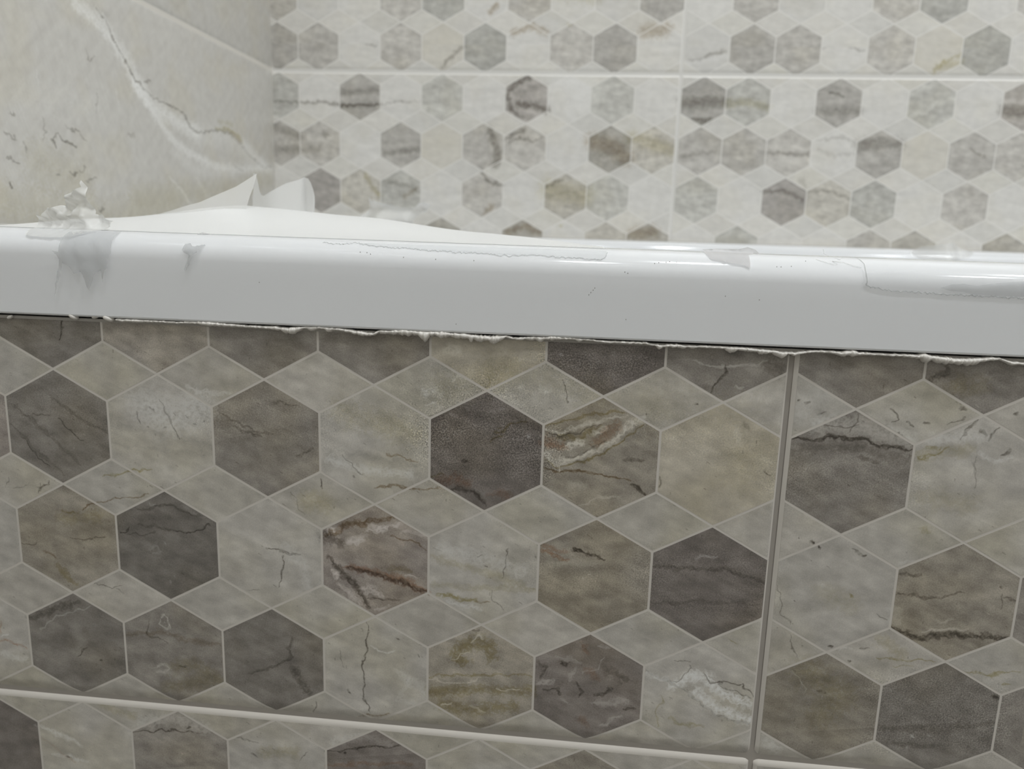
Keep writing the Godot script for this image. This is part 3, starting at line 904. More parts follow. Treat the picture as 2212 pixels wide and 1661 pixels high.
# Everything about one tiled wall: where it stands and which sheet of print it wears.
class Wall:
	var root: Node3D
	var z := 0.0
	var u0 := 0.0
	var u1 := 1.0
	var v0 := 0.0
	var v1 := 1.0
	var key := ""
	var rough := 0.3
	var line: Material


func relief(x: float, y: float, r: Rect2) -> float:
	var z := 0.0
	for d in [x - r.position.x, r.end.x - x]:
		if d < 0.22:
			z -= 0.07 * pow(1.0 - maxf(d, 0.0) / 0.22, 2.0)
	var low := y - r.position.y
	if low < 0.6:
		z -= 0.17 * pow(1.0 - maxf(low, 0.0) / 0.6, 2.0)
	var high := r.end.y - y
	if high < 0.34:
		z -= 0.19 * pow(1.0 - maxf(high, 0.0) / 0.34, 2.0)
	return z


func relief_normal(x: float, y: float, r: Rect2) -> Vector3:
	var e := 0.01
	return Vector3(-(relief(x + e, y, r) - relief(x - e, y, r)) / (2 * e), -(relief(x, y + e, r) - relief(x, y - e, r)) / (2 * e), 1.0).normalized()


func cuts(lo: float, hi: float, axis: int) -> Array:
	var a := 0.22 if axis == 0 else 0.6
	var b := 0.22 if axis == 0 else 0.34
	return [lo + a * 0.25, lo + a * 0.55, lo + a, hi - b, hi - b * 0.55, hi - b * 0.25]


func halves(poly: PackedVector2Array, axis: int, at: float) -> Array:
	var out := [PackedVector2Array(), PackedVector2Array()]
	var n := poly.size()
	for i in n:
		var a := poly[i]
		var b := poly[(i + 1) % n]
		var da := a[axis] - at
		var db := b[axis] - at
		if da <= 0.0: out[0].append(a)
		if da >= 0.0: out[1].append(a)
		if da * db < 0.0:
			var m := a.lerp(b, da / (da - db))
			out[0].append(m)
			out[1].append(m)
	return out


func bands(poly: PackedVector2Array, r: Rect2) -> Array:
	var list := [poly]
	for axis in 2:
		for at in cuts(r.position[axis], r.end[axis], axis):
			var next := []
			for p in list:
				for q in halves(p, axis, at):
					if q.size() > 2: next.append(q)
			list = next
	return list


func face_vertex(st: SurfaceTool, w: Wall, p: Vector2, r: Rect2, down: float) -> void:
	st.set_normal(relief_normal(p.x, p.y, r))
	st.set_uv(Vector2((p.x - w.u0) / (w.u1 - w.u0), (w.v1 - p.y) / (w.v1 - w.v0)))
	st.add_vertex(v(p.x, p.y, w.z + relief(p.x, p.y, r) - down))


func piece(w: Wall, poly: PackedVector2Array, r: Rect2) -> Mesh:
	var st := SurfaceTool.new()
	st.begin(Mesh.PRIMITIVE_TRIANGLES)
	if Geometry2D.is_polygon_clockwise(poly):
		poly.reverse()
	for q in bands(poly, r):
		for i in range(1, q.size() - 1):
			for k in [0, i + 1, i]:
				face_vertex(st, w, q[k], r, 0.0)
	for i in poly.size():
		var a := poly[i]
		var b := poly[(i + 1) % poly.size()]
		var side := Vector3(b.y - a.y, a.x - b.x, 0.0).normalized()
		var za := w.z + relief(a.x, a.y, r)
		var zb := w.z + relief(b.x, b.y, r)
		var c := [v(a.x, a.y, za), v(b.x, b.y, zb), v(b.x, b.y, zb - 0.02), v(a.x, a.y, za - 0.02)]
		st.set_uv(Vector2((a.x - w.u0) / (w.u1 - w.u0), (w.v1 - a.y) / (w.v1 - w.v0)))
		for k in [0, 1, 2, 0, 2, 3]:
			st.set_normal(side)
			st.add_vertex(c[k])
	return st.commit()


func body_mesh(w: Wall, r: Rect2, down: float, thick: float, cut := 1e6) -> Mesh:
	var st := SurfaceTool.new()
	st.begin(Mesh.PRIMITIVE_TRIANGLES)
	var xs := [r.position.x] + cuts(r.position.x, r.end.x, 0) + [r.end.x]
	var ys := [r.position.y] + cuts(r.position.y, r.end.y, 1) + [r.end.y]
	if cut < r.end.y:
		ys = ys.filter(func(q: float) -> bool: return q < cut) + [cut]
	for i in xs.size() - 1:
		for j in ys.size() - 1:
			var c := [Vector2(xs[i], ys[j]), Vector2(xs[i], ys[j + 1]), Vector2(xs[i + 1], ys[j + 1]), Vector2(xs[i + 1], ys[j])]
			for k in [0, 1, 2, 0, 2, 3]:
				face_vertex(st, w, c[k], r, down)
	var hi := minf(r.end.y, cut)
	var e := [r.position, Vector2(r.position.x, hi), Vector2(r.end.x, hi), Vector2(r.end.x, r.position.y)]
	for i in 4:
		var a: Vector2 = e[i]
		var b: Vector2 = e[(i + 1) % 4]
		var n := Vector3(a.y - b.y, b.x - a.x, 0.0).normalized()
		var c := [v(a.x, a.y, w.z - thick), v(b.x, b.y, w.z - thick), v(b.x, b.y, w.z + relief(b.x, b.y, r) - down), v(a.x, a.y, w.z + relief(a.x, a.y, r) - down)]
		for k in [0, 1, 2, 0, 2, 3]:
			st.set_normal(n)
			st.add_vertex(c[k])
	return st.commit()


# One ceramic tile with its printed hexagons and rhombuses. x0, y0: where the print's lattice begins (left, top).
func print_tile(w: Wall, r: Rect2, x0: float, y0: float, cols: Array, rows: Array, tones: Dictionary, cut := 1e6) -> void:
	var t := put(body_mesh(w, r, 0.004, 0.75, cut), w.line, "ceramic_tile", w.root)
	var c0 := r.position + Vector2(0.05, 0.12)
	var c1 := (r.end - Vector2(0.05, 0.26)).min(Vector2(1e6, cut - 0.005))
	var clip := PackedVector2Array([c0, Vector2(c1.x, c0.y), c1, Vector2(c0.x, c1.y)])
	for j in cols:
		for i in rows:
			var c := Vector2(x0 + (j + 0.5) * W, y0 - (i + 0.5) * H)
			var hex := PackedVector2Array([c + Vector2(0, H / 2), c + Vector2(-W / 2, H / 4), c + Vector2(-W / 2, -H / 4), c + Vector2(0, -H / 2), c + Vector2(W / 2, -H / 4), c + Vector2(W / 2, H / 4)])
			var code: String = tones.get(i, "")
			var tone := code.substr(j * 2, 2) if code.length() > j * 2 + 1 else "00"
			cut_piece(w, t, hex, clip, r, tone, "hexagon")
	for j in range(cols[0], cols[-1] + 2):
		for i in range(rows[0], rows[-1] + 2):
			var c := Vector2(x0 + j * W, y0 - i * H)
			var rh := PackedVector2Array([c + Vector2(0, H / 4), c + Vector2(-W / 2, 0), c + Vector2(0, -H / 4), c + Vector2(W / 2, 0)])
			var lim := Rect2(x0 + cols[0] * W, y0 - (rows[-1] + 1) * H, W * cols.size(), H * rows.size())
			var inner := PackedVector2Array([lim.position, Vector2(lim.end.x, lim.position.y), lim.end, Vector2(lim.position.x, lim.end.y)])
			for q in Geometry2D.intersect_polygons(rh, inner):
				cut_piece(w, t, q, clip, r, "r%d" % posmod(j * 5 + i * 3, 4), "rhombus")


func cut_piece(w: Wall, t: Node3D, poly: PackedVector2Array, clip: PackedVector2Array, r: Rect2, tone: String, called: String) -> void:
	for small in Geometry2D.offset_polygon(poly, -0.048, Geometry2D.JOIN_MITER):
		for q in Geometry2D.intersect_polygons(small, clip):
			var area := 0.0
			for i in q.size():
				area += q[i].cross(q[(i + 1) % q.size()])
			if absf(area) < 0.05:
				continue
			var o := put(piece(w, q, r), tone_mat(w, tone), called, t)
			o.name = "%s_%03d" % [called, t.get_child_count()]


# tone codes: first sign is how dark (0 light .. 6 darkest), second is hue (0 neutral, o olive, r reddish, g greenish)
func tone_mat(w: Wall, code: String) -> Material:
	var k := w.key + code
	if mats.has(k):
		return mats[k]
	var c := Color(1, 1, 1)
	var dark := false
	if code[0] == "r":
		c = [Color(0.97, 0.97, 0.967), Color(0.985, 0.983, 0.972), Color(0.975, 0.972, 0.965), Color(1.0, 0.997, 0.99)][int(code[1])]
	else:
		var f: float = TONES[w.key][int(code[0])]
		dark = int(code[0]) > 1
		var hue: Array = {"0": [1.0, 0.99, 0.975], "o": [1.0, 0.985, 0.945], "r": [1.01, 0.985, 0.975], "g": [0.992, 1.0, 0.985]}[code[1]]
		if not dark:
			hue = [1.0, 1.0, 1.0] if code[1] == "0" else hue
		if w.key == "back":
			hue = [lerpf(1.0, hue[0], 0.55), lerpf(1.0, hue[1], 0.55), lerpf(1.0, hue[2], 0.55)]
		c = Color(minf(1.0, f * hue[0]), minf(1.0, f * hue[1]), minf(1.0, f * hue[2]))
	return mat(k, c, w.rough, tex[w.key + ("_dark" if dark else "_light")])


const TONES := {"front": [1.0, 0.97, 0.91, 0.85, 0.80, 0.735, 0.67], "back": [1.0, 0.965, 0.935, 0.90, 0.86, 0.81, 0.75]}


func wall_of(called: String, key: String, z: float, u: Array, line: Color, label: String) -> Wall:
	var w := Wall.new()
	w.root = base(called)
	tag(w.root, label, "wall", "", "structure")
	w.z = z
	w.key = key
	w.u0 = u[0]; w.u1 = u[1]; w.v0 = u[2]; w.v1 = u[3]
	w.line = mat(key + "_line", line, 0.32)
	return w


func build_front_wall() -> void:
	var w := wall_of("wall_front", "front", 0.0, [FX0, FX1, FY0, FY1], grey(211, 206, 198), "bath apron of glazed tiles printed with grey hexagons, below the white bath rim")
	put(boxes([[XL, XR - 0.5, FLOOR, 1.9, -3.0, -0.11]]), mat("front_grout", grey(168, 162, 154), 0.7), "grout", w.root)
	var g := GF / 2.0
	var top := 9.94
	var cut := 2.12
	var up := {}
	up[-1] = "40" + "40" + "00" + "30" + "50" + "20" + "40" + "40" + "0o" + "6r" + "40"
	up[0] = "40" + "00" + "40" + "3r" + "50" + "00" + "40" + "00" + "6r" + "3o" + "0o"
	up[1] = "10" + "3o" + "40" + "10" + "3o" + "60" + "00" + "3r" + "00" + "3o" + "6r"
	up[2] = "4o" + "50" + "40" + "00" + "50" + "40" + "50" + "00" + "2o" + "5r" + "00"
	up[-2] = up[1]
	var low := {0: "00" + "20" + "60" + "6r" + "00" + "30" + "00" + "5r" + "00" + "3o" + "00", 1: "40" + "00" + "50" + "20" + "40" + "00" + "30" + "00" + "50" + "40" + "00", 2: up[0], 3: up[1], 4: up[2]}
	var low_rows := [0, 1, 2, 3, 4]
	var yj := -15.06      # the level joint
	print_tile(w, Rect2(XL + 0.1, yj + 0.01, -0.15 - XL - 0.1, top - yj - 0.01), -g - 11 * W, 0.0 + 0.0, range(1, 11), range(-1, 3), up, cut)
	print_tile(w, Rect2(0.05, yj + 0.01, 50.0, top - yj - 0.01), g, 0.0, range(0, 8), range(-1, 3), up, cut)
	print_tile(w, Rect2(XL + 0.1, yj - 25.0, -0.15 - XL - 0.1, 24.99), -g - 11 * W, -15.36, range(1, 11), low_rows, low)
	print_tile(w, Rect2(0.05, yj - 25.0, 50.0, 24.99), g, -15.36, range(0, 8), low_rows, low)


func build_back_wall() -> void:
	var w := wall_of("wall_back", "back", -D, [BX0, BX1, BY0, BY1], grey(238, 236, 231), "back wall of glazed tiles printed with pale hexagons, behind the bath")
	put(boxes([[XL - 10.0, XR + 10.0, FLOOR - 5.0, CEIL, -D - 12.0, -D - 0.08]]), mat("back_grout", grey(226, 224, 219), 0.8), "grout", w.root)
	var a := {}
	a[0] = "50" + "3g" + "00" + "40" + "00" + "2g" + "00" + "4r" + "00" + "2g" + "00"
	a[1] = "30" + "30" + "20" + "00" + "40" + "1o" + "30" + "20" + "00" + "5o" + "2o"
	a[2] = "2g" + "00" + "5r" + "2o" + "3g" + "00" + "20" + "00" + "3o" + "2g" + "00"
	a[3] = "00" + "3g" + "00" + "00" + "30" + "4o" + "00" + "4o" + "00" + "2o" + "4o"
	a[4] = "00" + "30" + "40" + "00" + "20" + "20" + "40" + "00" + "20" + "30" + "00"
	var b := {4: "10" + "40" + "30" + "00" + "20" + "1o" + "4g" + "00" + "20" + "40" + "00", 3: "00" + "30" + "10" + "00" + "20" + "4g" + "00" + "20" + "00" + "10" + "40", 2: a[1], 1: a[2], 0: a[0]}
	b[0] = a[2]
	var g := 0.149
	print_tile(w, Rect2(XL - 0.4, YB - 25.0 + 0.12, XB - 0.07 - XL + 0.4, 24.99), XB - g - 11 * W, YB, range(1, 11), [0, 1, 2, 3, 4], a)
	print_tile(w, Rect2(XB + 0.07, YB - 25.0 + 0.12, 49.86, 24.99), XB + g, YB, range(0, 11), [0, 1, 2, 3, 4], a)
	print_tile(w, Rect2(XL - 0.4, YB + 0.12, XB - 0.07 - XL + 0.4, 24.95), XB - g - 11 * W, YB + 0.08 + 5 * H, range(1, 11), [0, 1, 2, 3, 4], b)
	print_tile(w, Rect2(XB + 0.07, YB + 0.12, 49.86, 24.95), XB + g, YB + 0.08 + 5 * H, range(0, 11), [0, 1, 2, 3, 4], b)
	# tiles farther out than the photograph shows: the same tile without its print
	for x in [50.67, 100.67]:
		for y in [YB - 25.0 + 0.07, YB + 0.09]:
			put(body_mesh(w, Rect2(x + 0.08, y, minf(49.84, XR - x - 0.2), 24.93), 0.0, 0.7), mat("back_plain", Color(1, 1, 1), 0.3, tex["back_light"]), "ceramic_tile", w.root)
	for x in [XL - 49.9 + 43.9, XB, XB + 50.0, XB + 100.0]:
		for k in 6:
			var y := YB + 25.1 + k * 25.05
			put(body_mesh(w, Rect2(maxf(x, XL) + 0.08, y + 0.06, minf(x + 50.0, XR) - maxf(x, XL) - 0.16, 24.9), 0.0, 0.7), mat("back_plain", Color(1, 1, 1), 0.3, tex["back_light"]), "ceramic_tile", w.root)


func build_left_wall() -> void:
	var root := base("wall_left")
	tag(root, "left wall of large cream marble look tiles beside the bath", "wall", "", "structure")
	put(boxes([[XL - 12.0, XL - 0.07, FLOOR - 5.0, CEIL, -D - 0.1, ZF]]), mat("left_grout", grey(226, 222, 214), 0.8), "grout", root)
	var m := mat("left_tile", Color(1, 1, 1), 0.3, tex["left"])
	for i in 4:
		for k in range(-3, 8):
			var z0 := -D + 0.1 + i * 50.0
			var z1 := minf(z0 + 49.85, ZF)
			var y0 := maxf(YB + 0.12 + k * 25.0, FLOOR)
			var y1 := minf(YB + 0.11 + (k + 1) * 25.0, CEIL)
			put(side_tile(z0, z1, y0, y1), m, "marble_tile", root)


func side_tile(z0: float, z1: float, y0: float, y1: float) -> Mesh:
	var st := SurfaceTool.new()
	st.begin(Mesh.PRIMITIVE_TRIANGLES)
	var r := Rect2(z0, y0, z1 - z0, y1 - y0)
	var xs := [z0] + cuts(z0, z1, 0) + [z1]
	var ys := [y0] + cuts(y0, y1, 1) + [y1]
	for i in xs.size() - 1:
		for j in ys.size() - 1:
			var c := [Vector2(xs[i], ys[j]), Vector2(xs[i + 1], ys[j]), Vector2(xs[i + 1], ys[j + 1]), Vector2(xs[i], ys[j + 1])]
			for k in [0, 1, 2, 0, 2, 3]:
				var p: Vector2 = c[k]
				st.set_uv(Vector2((p.x - LZ0) / (LZ1 - LZ0), (LY1 - p.y) / (LY1 - LY0)))
				st.add_vertex(v(XL + relief(p.x, p.y, r), p.y, p.x))
	for e in [[z0, y0, z1, y0], [z1, y0, z1, y1], [z1, y1, z0, y1], [z0, y1, z0, y0]]:
		quad(st, v(XL + relief(e[0], e[1], r), e[1], e[0]), v(XL - 0.7, e[1], e[0]), v(XL - 0.7, e[3], e[2]), v(XL + relief(e[2], e[3], r), e[3], e[2]))
	st.generate_normals()
	return st.commit()


# ---------------------------------------------------------------- room

func build_room() -> void:
	var paint := mat("paint", grey(232, 230, 226), 0.8)
	var tile := mat("room_tile", grey(196, 194, 190), 0.4)
	var o := put(boxes([[XL - 12.0, XR + 12.0, FLOOR - 12.0, FLOOR, -D - 12.0, ZF + 12.0]]), mat("floor_tile", grey(140, 137, 132), 0.4), "floor", self)
	tag(o, "plain grey tiled bathroom floor below the bath apron", "floor", "", "structure")
	o = put(boxes([[XL - 12.0, XR + 12.0, CEIL, CEIL + 12.0, -D - 12.0, ZF + 12.0]]), paint, "ceiling", self)
	tag(o, "flat white ceiling carrying the unseen lamps", "ceiling", "", "structure")
	o = put(boxes([[XR, XR + 12.0, FLOOR, CEIL, -D, ZF + 12.0]]), tile, "wall_right", self)
	tag(o, "plain wall at the far right end of the bath", "wall", "", "structure")
	o = put(boxes([[XL - 12.0, XR, FLOOR, CEIL, ZF, ZF + 12.0]]), tile, "wall_rear", self)
	tag(o, "plain wall facing the bath apron behind the viewer", "wall", "", "structure")


# ---------------------------------------------------------------- bath

const RIM0 := 2.26
const RIM1 := 5.585
const RIMZ := 0.25


func rim_lift(x: float, y: float, z: float) -> float:
	var share := clampf((y - RIM0) / (RIM1 - RIM0), 0.0, 1.0)
	return share * lerpf(-0.0045 * clampf(x, XL, 40.0), 0.1, smoothstep(-4.0, -48.0, z))


func bath_loop(inset: float, y: float, radius: float) -> PackedVector3Array:
	var x0 := XL + 0.15 + inset
	var x1 := XR - 0.3 - inset
	var z0 := -D + 0.12 + inset
	var z1 := RIMZ - inset
	var out := PackedVector3Array()
	var cs := [Vector2(x0 + radius, z1 - radius), Vector2(x1 - radius, z1 - radius), Vector2(x1 - radius, z0 + radius), Vector2(x0 + radius, z0 + radius)]
	for k in 4:
		var c: Vector2 = cs[k]
		var start := PI - k * PI / 2.0
		for i in 9:
			var a := start - i * PI / 16.0
			out.append(Vector3(c.x + cos(a) * radius, y, c.y + sin(a) * radius))
		var nxt: Vector2 = cs[(k + 1) % 4]
		var a1 := start - PI / 2.0
		var p0 := Vector2(c.x + cos(a1) * radius, c.y + sin(a1) * radius)
		var p1 := Vector2(nxt.x + cos(a1) * radius, nxt.y + sin(a1) * radius)
		for i in range(1, 12):
			var q := p0.lerp(p1, i / 12.0)
			out.append(Vector3(q.x, y, q.y))
	for i in out.size():
		var p := out[i]
		out[i] = v(p.x, p.y + rim_lift(p.x, p.y, p.z), p.z)
	return out


func loft(loops: Array, cap: bool) -> Mesh:
	var st := SurfaceTool.new()
	st.begin(Mesh.PRIMITIVE_TRIANGLES)
	st.set_smooth_group(1)
	var n: int = loops[0].size()
	for k in loops.size() - 1:
		var a: PackedVector3Array = loops[k]
		var b: PackedVector3Array = loops[k + 1]
		for i in n:
			var j := (i + 1) % n
			quad(st, a[i], b[i], b[j], a[j])
	if cap:
		var a: PackedVector3Array = loops[-1]
		var mid := Vector3.ZERO
		for p in a:
			mid += p / n
		for i in n:
			tri(st, a[i], mid, a[(i + 1) % n])
	st.index()
	st.generate_normals()
	return st.commit()


func build_bath() -> void:
	var o := base("bathtub")
	tag(o, "white acrylic bathtub with a thick rounded rim set on the tiled apron", "bathtub")
	var m := mat("acrylic", grey(238, 240, 242), 0.1)
	var loops := [bath_loop(1.0, RIM0 + 0.25, 0.6), bath_loop(0.35, RIM0, 0.8), bath_loop(0.06, RIM0, 1.0), bath_loop(0.0, RIM0 + 0.06, 1.0)]
	for y in [0.09, 0.14, 0.3, 0.6, 1.2, 1.8]:
		loops.append(bath_loop(0.0, RIM0 + y, 1.0))
	var ra := 1.0
	for i in 10:
		var a := i / 9.0 * PI / 2.0
		loops.append(bath_loop(ra * 1.15 * (1.0 - cos(a)), RIM1 - ra + ra * sin(a), 1.0))
	for d in [2.2, 3.2, 4.2]:
		loops.append(bath_loop(d, RIM1 + 0.02 - (d - 1.0) * 0.012, 2.0 + d))
	for i in 7:
		var a := i / 6.0 * 1.35
		loops.append(bath_loop(4.8 + 1.2 * sin(a), RIM1 - 0.03 - 1.2 * (1.0 - cos(a)), 8.0 + i * 0.3))
	put(loft(loops, false), m, "rim", o)
	var dirt := SurfaceTool.new()
	dirt.begin(Mesh.PRIMITIVE_TRIANGLES)
	for p in pts("-16.57,5.20 -16.30,5.19 -16.15,5.14 -17.33,5.47 -12.13,5.03 -7.74,3.91 -7.67,4.00 -7.59,4.09 -7.53,4.17 -6.45,4.80 -6.34,4.76 -5.37,5.14 -5.22,5.18 -4.95,5.20 -4.82,5.22 -4.57,5.21 -0.95,5.17 -0.80,5.17 -0.43,5.20 0.12,5.40 -2.74,4.05 -6.31,3.04 -14.85,5.06 -13.60,5.03 -1.51,3.96 -12.76,2.60 -20.57,3.91"):
		var c := v(p.x, p.y, edge_z(p))
		var q := [c + Vector3(0.00018, 0, 0), c + Vector3(0, 0.00030, 0), c + Vector3(-0.00016, 0, 0), c + Vector3(0, -0.00028, 0)]
		for k in 4:
			tri(dirt, q[k], c + Vector3(0, 0, 0.00016), q[(k + 1) % 4])
	dirt.generate_normals()
	put(dirt.commit(), mat("dirt", grey(140, 137, 132), 0.8), "dirt_specks", o).set_meta("kind", "stuff")
	var inner := [loops[-1], bath_loop(7.0, RIM1 - 6.0, 10.5), bath_loop(8.5, RIM1 - 18.0, 12.0), bath_loop(10.5, RIM1 - 30.0, 13.0)]
	for i in 6:
		var a := (i + 1) / 6.0 * PI / 2.0
		inner.append(bath_loop(11.0 + 7.0 * (1.0 - cos(a)), RIM1 - 31.0 - 7.0 * sin(a), 13.0 - i))
	put(loft(inner, true), m, "basin", o)
	# what holds the bath up behind the apron
	put(boxes([[XL + 14.0, XR - 14.0, FLOOR, RIM1 - 38.6, -40.0, -14.0]]), mat("cradle", grey(120, 118, 112), 0.8), "cradle", o)


# ---------------------------------------------------------------- sealant

func build_sealant() -> void:
	var o := base("sealant_bead")
	tag(o, "ragged smeared bead of off-white sealant between the bath rim and the top of the tiles", "sealant")
	var m := mat("sealant", grey(226, 222, 215), 0.28)
	var rows := []
	rows += [Vector3(-26.68, 2.183, 0.047), Vector3(-26.44, 2.174, 0.066), Vector3(-25.87, 2.179, 0.075), Vector3(-25.08, 2.192, 0.056)]
	rows += [Vector3(-24.11, 2.177, 0.056), Vector3(-23.35, 2.208, 0.065), Vector3(-22.77, 2.195, 0.102), Vector3(-22.00, 2.172, 0.083)]
	rows += [Vector3(-21.24, 2.148, 0.056), Vector3(-20.47, 2.143, 0.065), Vector3(-19.98, 2.127, 0.083), Vector3(-19.68, 2.103, 0.074)]
	rows += [Vector3(-19.38, 2.079, 0.120), Vector3(-19.11, 2.109, 0.110), Vector3(-18.86, 2.193, 0.055), Vector3(-18.21, 2.220, 0.055)]
	rows += [Vector3(-17.36, 2.183, 0.064), Vector3(-16.86, 2.113, 0.082), Vector3(-16.44, 2.058, 0.100), Vector3(-16.05, 2.039, 0.073)]
	rows += [Vector3(-15.82, 2.176, 0.055), Vector3(-15.42, 2.193, 0.054), Vector3(-15.01, 2.192, 0.100), Vector3(-14.83, 2.218, 0.100)]
	rows += [Vector3(-14.50, 2.214, 0.072), Vector3(-14.22, 2.171, 0.109), Vector3(-13.99, 2.109, 0.163), Vector3(-13.77, 2.191, 0.108)]
	rows += [Vector3(-13.50, 2.185, 0.099), Vector3(-13.26, 2.159, 0.153), Vector3(-13.04, 2.186, 0.081), Vector3(-12.77, 2.180, 0.081)]
	rows += [Vector3(-12.44, 2.140, 0.117), Vector3(-11.90, 2.109, 0.099), Vector3(-11.41, 2.077, 0.108), Vector3(-11.06, 2.110, 0.125)]
	rows += [Vector3(-10.84, 2.191, 0.063), Vector3(-10.52, 2.134, 0.045), Vector3(-10.25, 2.127, 0.072), Vector3(-9.99, 2.175, 0.054)]
	rows += [Vector3(-9.28, 2.188, 0.071), Vector3(-9.12, 2.212, 0.107), Vector3(-8.92, 2.221, 0.080), Vector3(-8.17, 2.218, 0.044)]
	rows += [Vector3(-7.52, 2.193, 0.044), Vector3(-6.97, 2.146, 0.053), Vector3(-6.29, 2.159, 0.053), Vector3(-5.50, 2.159, 0.053)]
	rows += [Vector3(-5.29, 2.115, 0.044), Vector3(-4.90, 2.079, 0.053), Vector3(-4.48, 2.116, 0.079), Vector3(-4.05, 2.117, 0.044)]
	rows += [Vector3(-2.94, 2.132, 0.052), Vector3(-2.18, 2.114, 0.061), Vector3(-1.82, 2.095, 0.079), Vector3(-1.41, 2.078, 0.070)]
	rows += [Vector3(-1.09, 2.041, 0.096), Vector3(-0.79, 2.054, 0.061), Vector3(-0.50, 1.998, 0.078), Vector3(-0.28, 2.025, 0.052)]
	rows += [Vector3(-0.06, 2.000, 0.070), Vector3(0.21, 2.065, 0.069), Vector3(0.67, 2.138, 0.052), Vector3(1.17, 2.143, 0.052)]
	rows += [Vector3(1.63, 2.095, 0.086), Vector3(2.01, 2.147, 0.121), Vector3(2.29, 2.125, 0.069), Vector3(2.91, 2.119, 0.052)]
	rows += [Vector3(3.79, 2.125, 0.060), Vector3(4.30, 2.114, 0.077), Vector3(4.55, 2.126, 0.120), Vector3(4.80, 2.086, 0.094)]
	rows += [Vector3(5.13, 2.067, 0.103), Vector3(5.42, 2.029, 0.120), Vector3(5.63, 2.005, 0.111), Vector3(6.06, 2.025, 0.103)]
	rows += [Vector3(6.45, 2.077, 0.094), Vector3(6.85, 2.129, 0.077), Vector3(7.16, 2.161, 0.051), Vector3(7.36, 2.085, 0.060)]
	rows += [Vector3(7.53, 2.025, 0.077), Vector3(8.00, 2.014, 0.051)]
	for x in range(10, 46, 2):
		rows.append(Vector3(x, 2.2 + 0.02 * sin(x * 1.7), 0.07 + 0.03 * sin(x * 2.9)))
	var n := FastNoiseLite.new()
	n.seed = 5
	n.frequency = 1.6
	var st := SurfaceTool.new()
	st.begin(Mesh.PRIMITIVE_TRIANGLES)
	st.set_smooth_group(1)
	var drips := []
	var rng := RandomNumberGenerator.new()
	rng.seed = 77
	for span in [[-19.8, -17.8, 4], [-17.4, -14.6, 6], [-14.4, -11.0, 9], [-10.8, -8.0, 3], [-5.2, -3.4, 3], [-2.6, -0.3, 5], [1.4, 2.4, 2], [4.1, 6.6, 6], [8.0, 44.0, 40]]:
		for i in int(span[2]):
			drips.append([rng.randf_range(span[0], span[1]), rng.randf_range(0.04, 0.13), rng.randf_range(0.08, 0.24)])
	var rings := []
	var x: float = rows[0].x
	var k := 0
	while x < 44.0:
		while k < rows.size() - 2 and rows[k + 1].x < x:
			k += 1
		var p: Vector3 = rows[k].lerp(rows[k + 1], clampf((x - rows[k].x) / (rows[k + 1].x - rows[k].x), 0.0, 1.0))
		var th: float = p.z * (1.0 + 0.25 * n.get_noise_2d(x * 4.0, 3.0))
		var yc: float = p.y + 0.02 * n.get_noise_2d(x * 3.0, 40.0)
		var drip := 0.0
		for dr in drips:
			var far: float = absf(x - dr[0])
			if far < dr[2]:
				drip = maxf(drip, dr[1] * pow(1.0 - far * far / (dr[2] * dr[2]), 0.8))
		var ring := PackedVector3Array()
		for i in 10:
			var a := TAU * i / 10.0
			var rr: float = th * (1.0 + 0.4 * n.get_noise_2d(x * 2.6, 100.0 + i * 9.0))
			var bulge := clampf(0.13 + th * 1.2, 0.16, 0.36)
			ring.append(v(x, yc + sin(a) * rr + minf(0.0, sin(a)) * drip, 0.05 + cos(a) * bulge * (1.0 + 0.3 * n.get_noise_2d(x * 3.0, 200.0))))
		rings.append(ring)
		x += 0.022 if x < 9.0 else 0.08
	for r in rings.size() - 1:
		for i in 10:
			var j := (i + 1) % 10
			quad(st, rings[r][i], rings[r + 1][i], rings[r + 1][j], rings[r][j])
	for i in range(1, 9):
		tri(st, rings[0][0], rings[0][i], rings[0][i + 1])
	st.index()
	st.generate_normals()
	put(st.commit(), m, "bead", o)
	# smooth filler pressed into the gap behind the ridge
	put(boxes([[XL + 0.3, 44.0, 2.05, 2.17, -0.6, 0.03]]), mat("sealant_filler", grey(176, 172, 165), 0.5), "filler", o)
	for b in [[-31.32, 2.103, 0.093], [-28.54, 2.254, 0.149], [-27.58, 2.284, 0.112], [-27.03, 2.240, 0.167]]:
		var sp := SphereMesh.new()
		sp.radius = b[2] * 0.01
		sp.height = b[2] * 0.017
		sp.radial_segments = 16
		sp.rings = 8
		var d := put(sp, m, "drop", o)
		d.position = v(b[0], b[1], b[3] if b.size() > 3 else 0.1)
		d.scale = Vector3(1.5, 0.9, 1.2)
		d.rotation.z = sin(b[0] * 17.0) * 0.5
	# the joint along the back wall
	var back := put(boxes([[XL + 0.2, XR - 0.4, RIM1 - 0.2, RIM1 + 0.16, -D - 0.02, -D + 0.2]]), mat("back_sealant", grey(205, 203, 198), 0.5), "sealant_strip", self)
	tag(back, "thin straight strip of pale sealant along the foot of the back wall", "sealant")


# ---------------------------------------------------------------- films

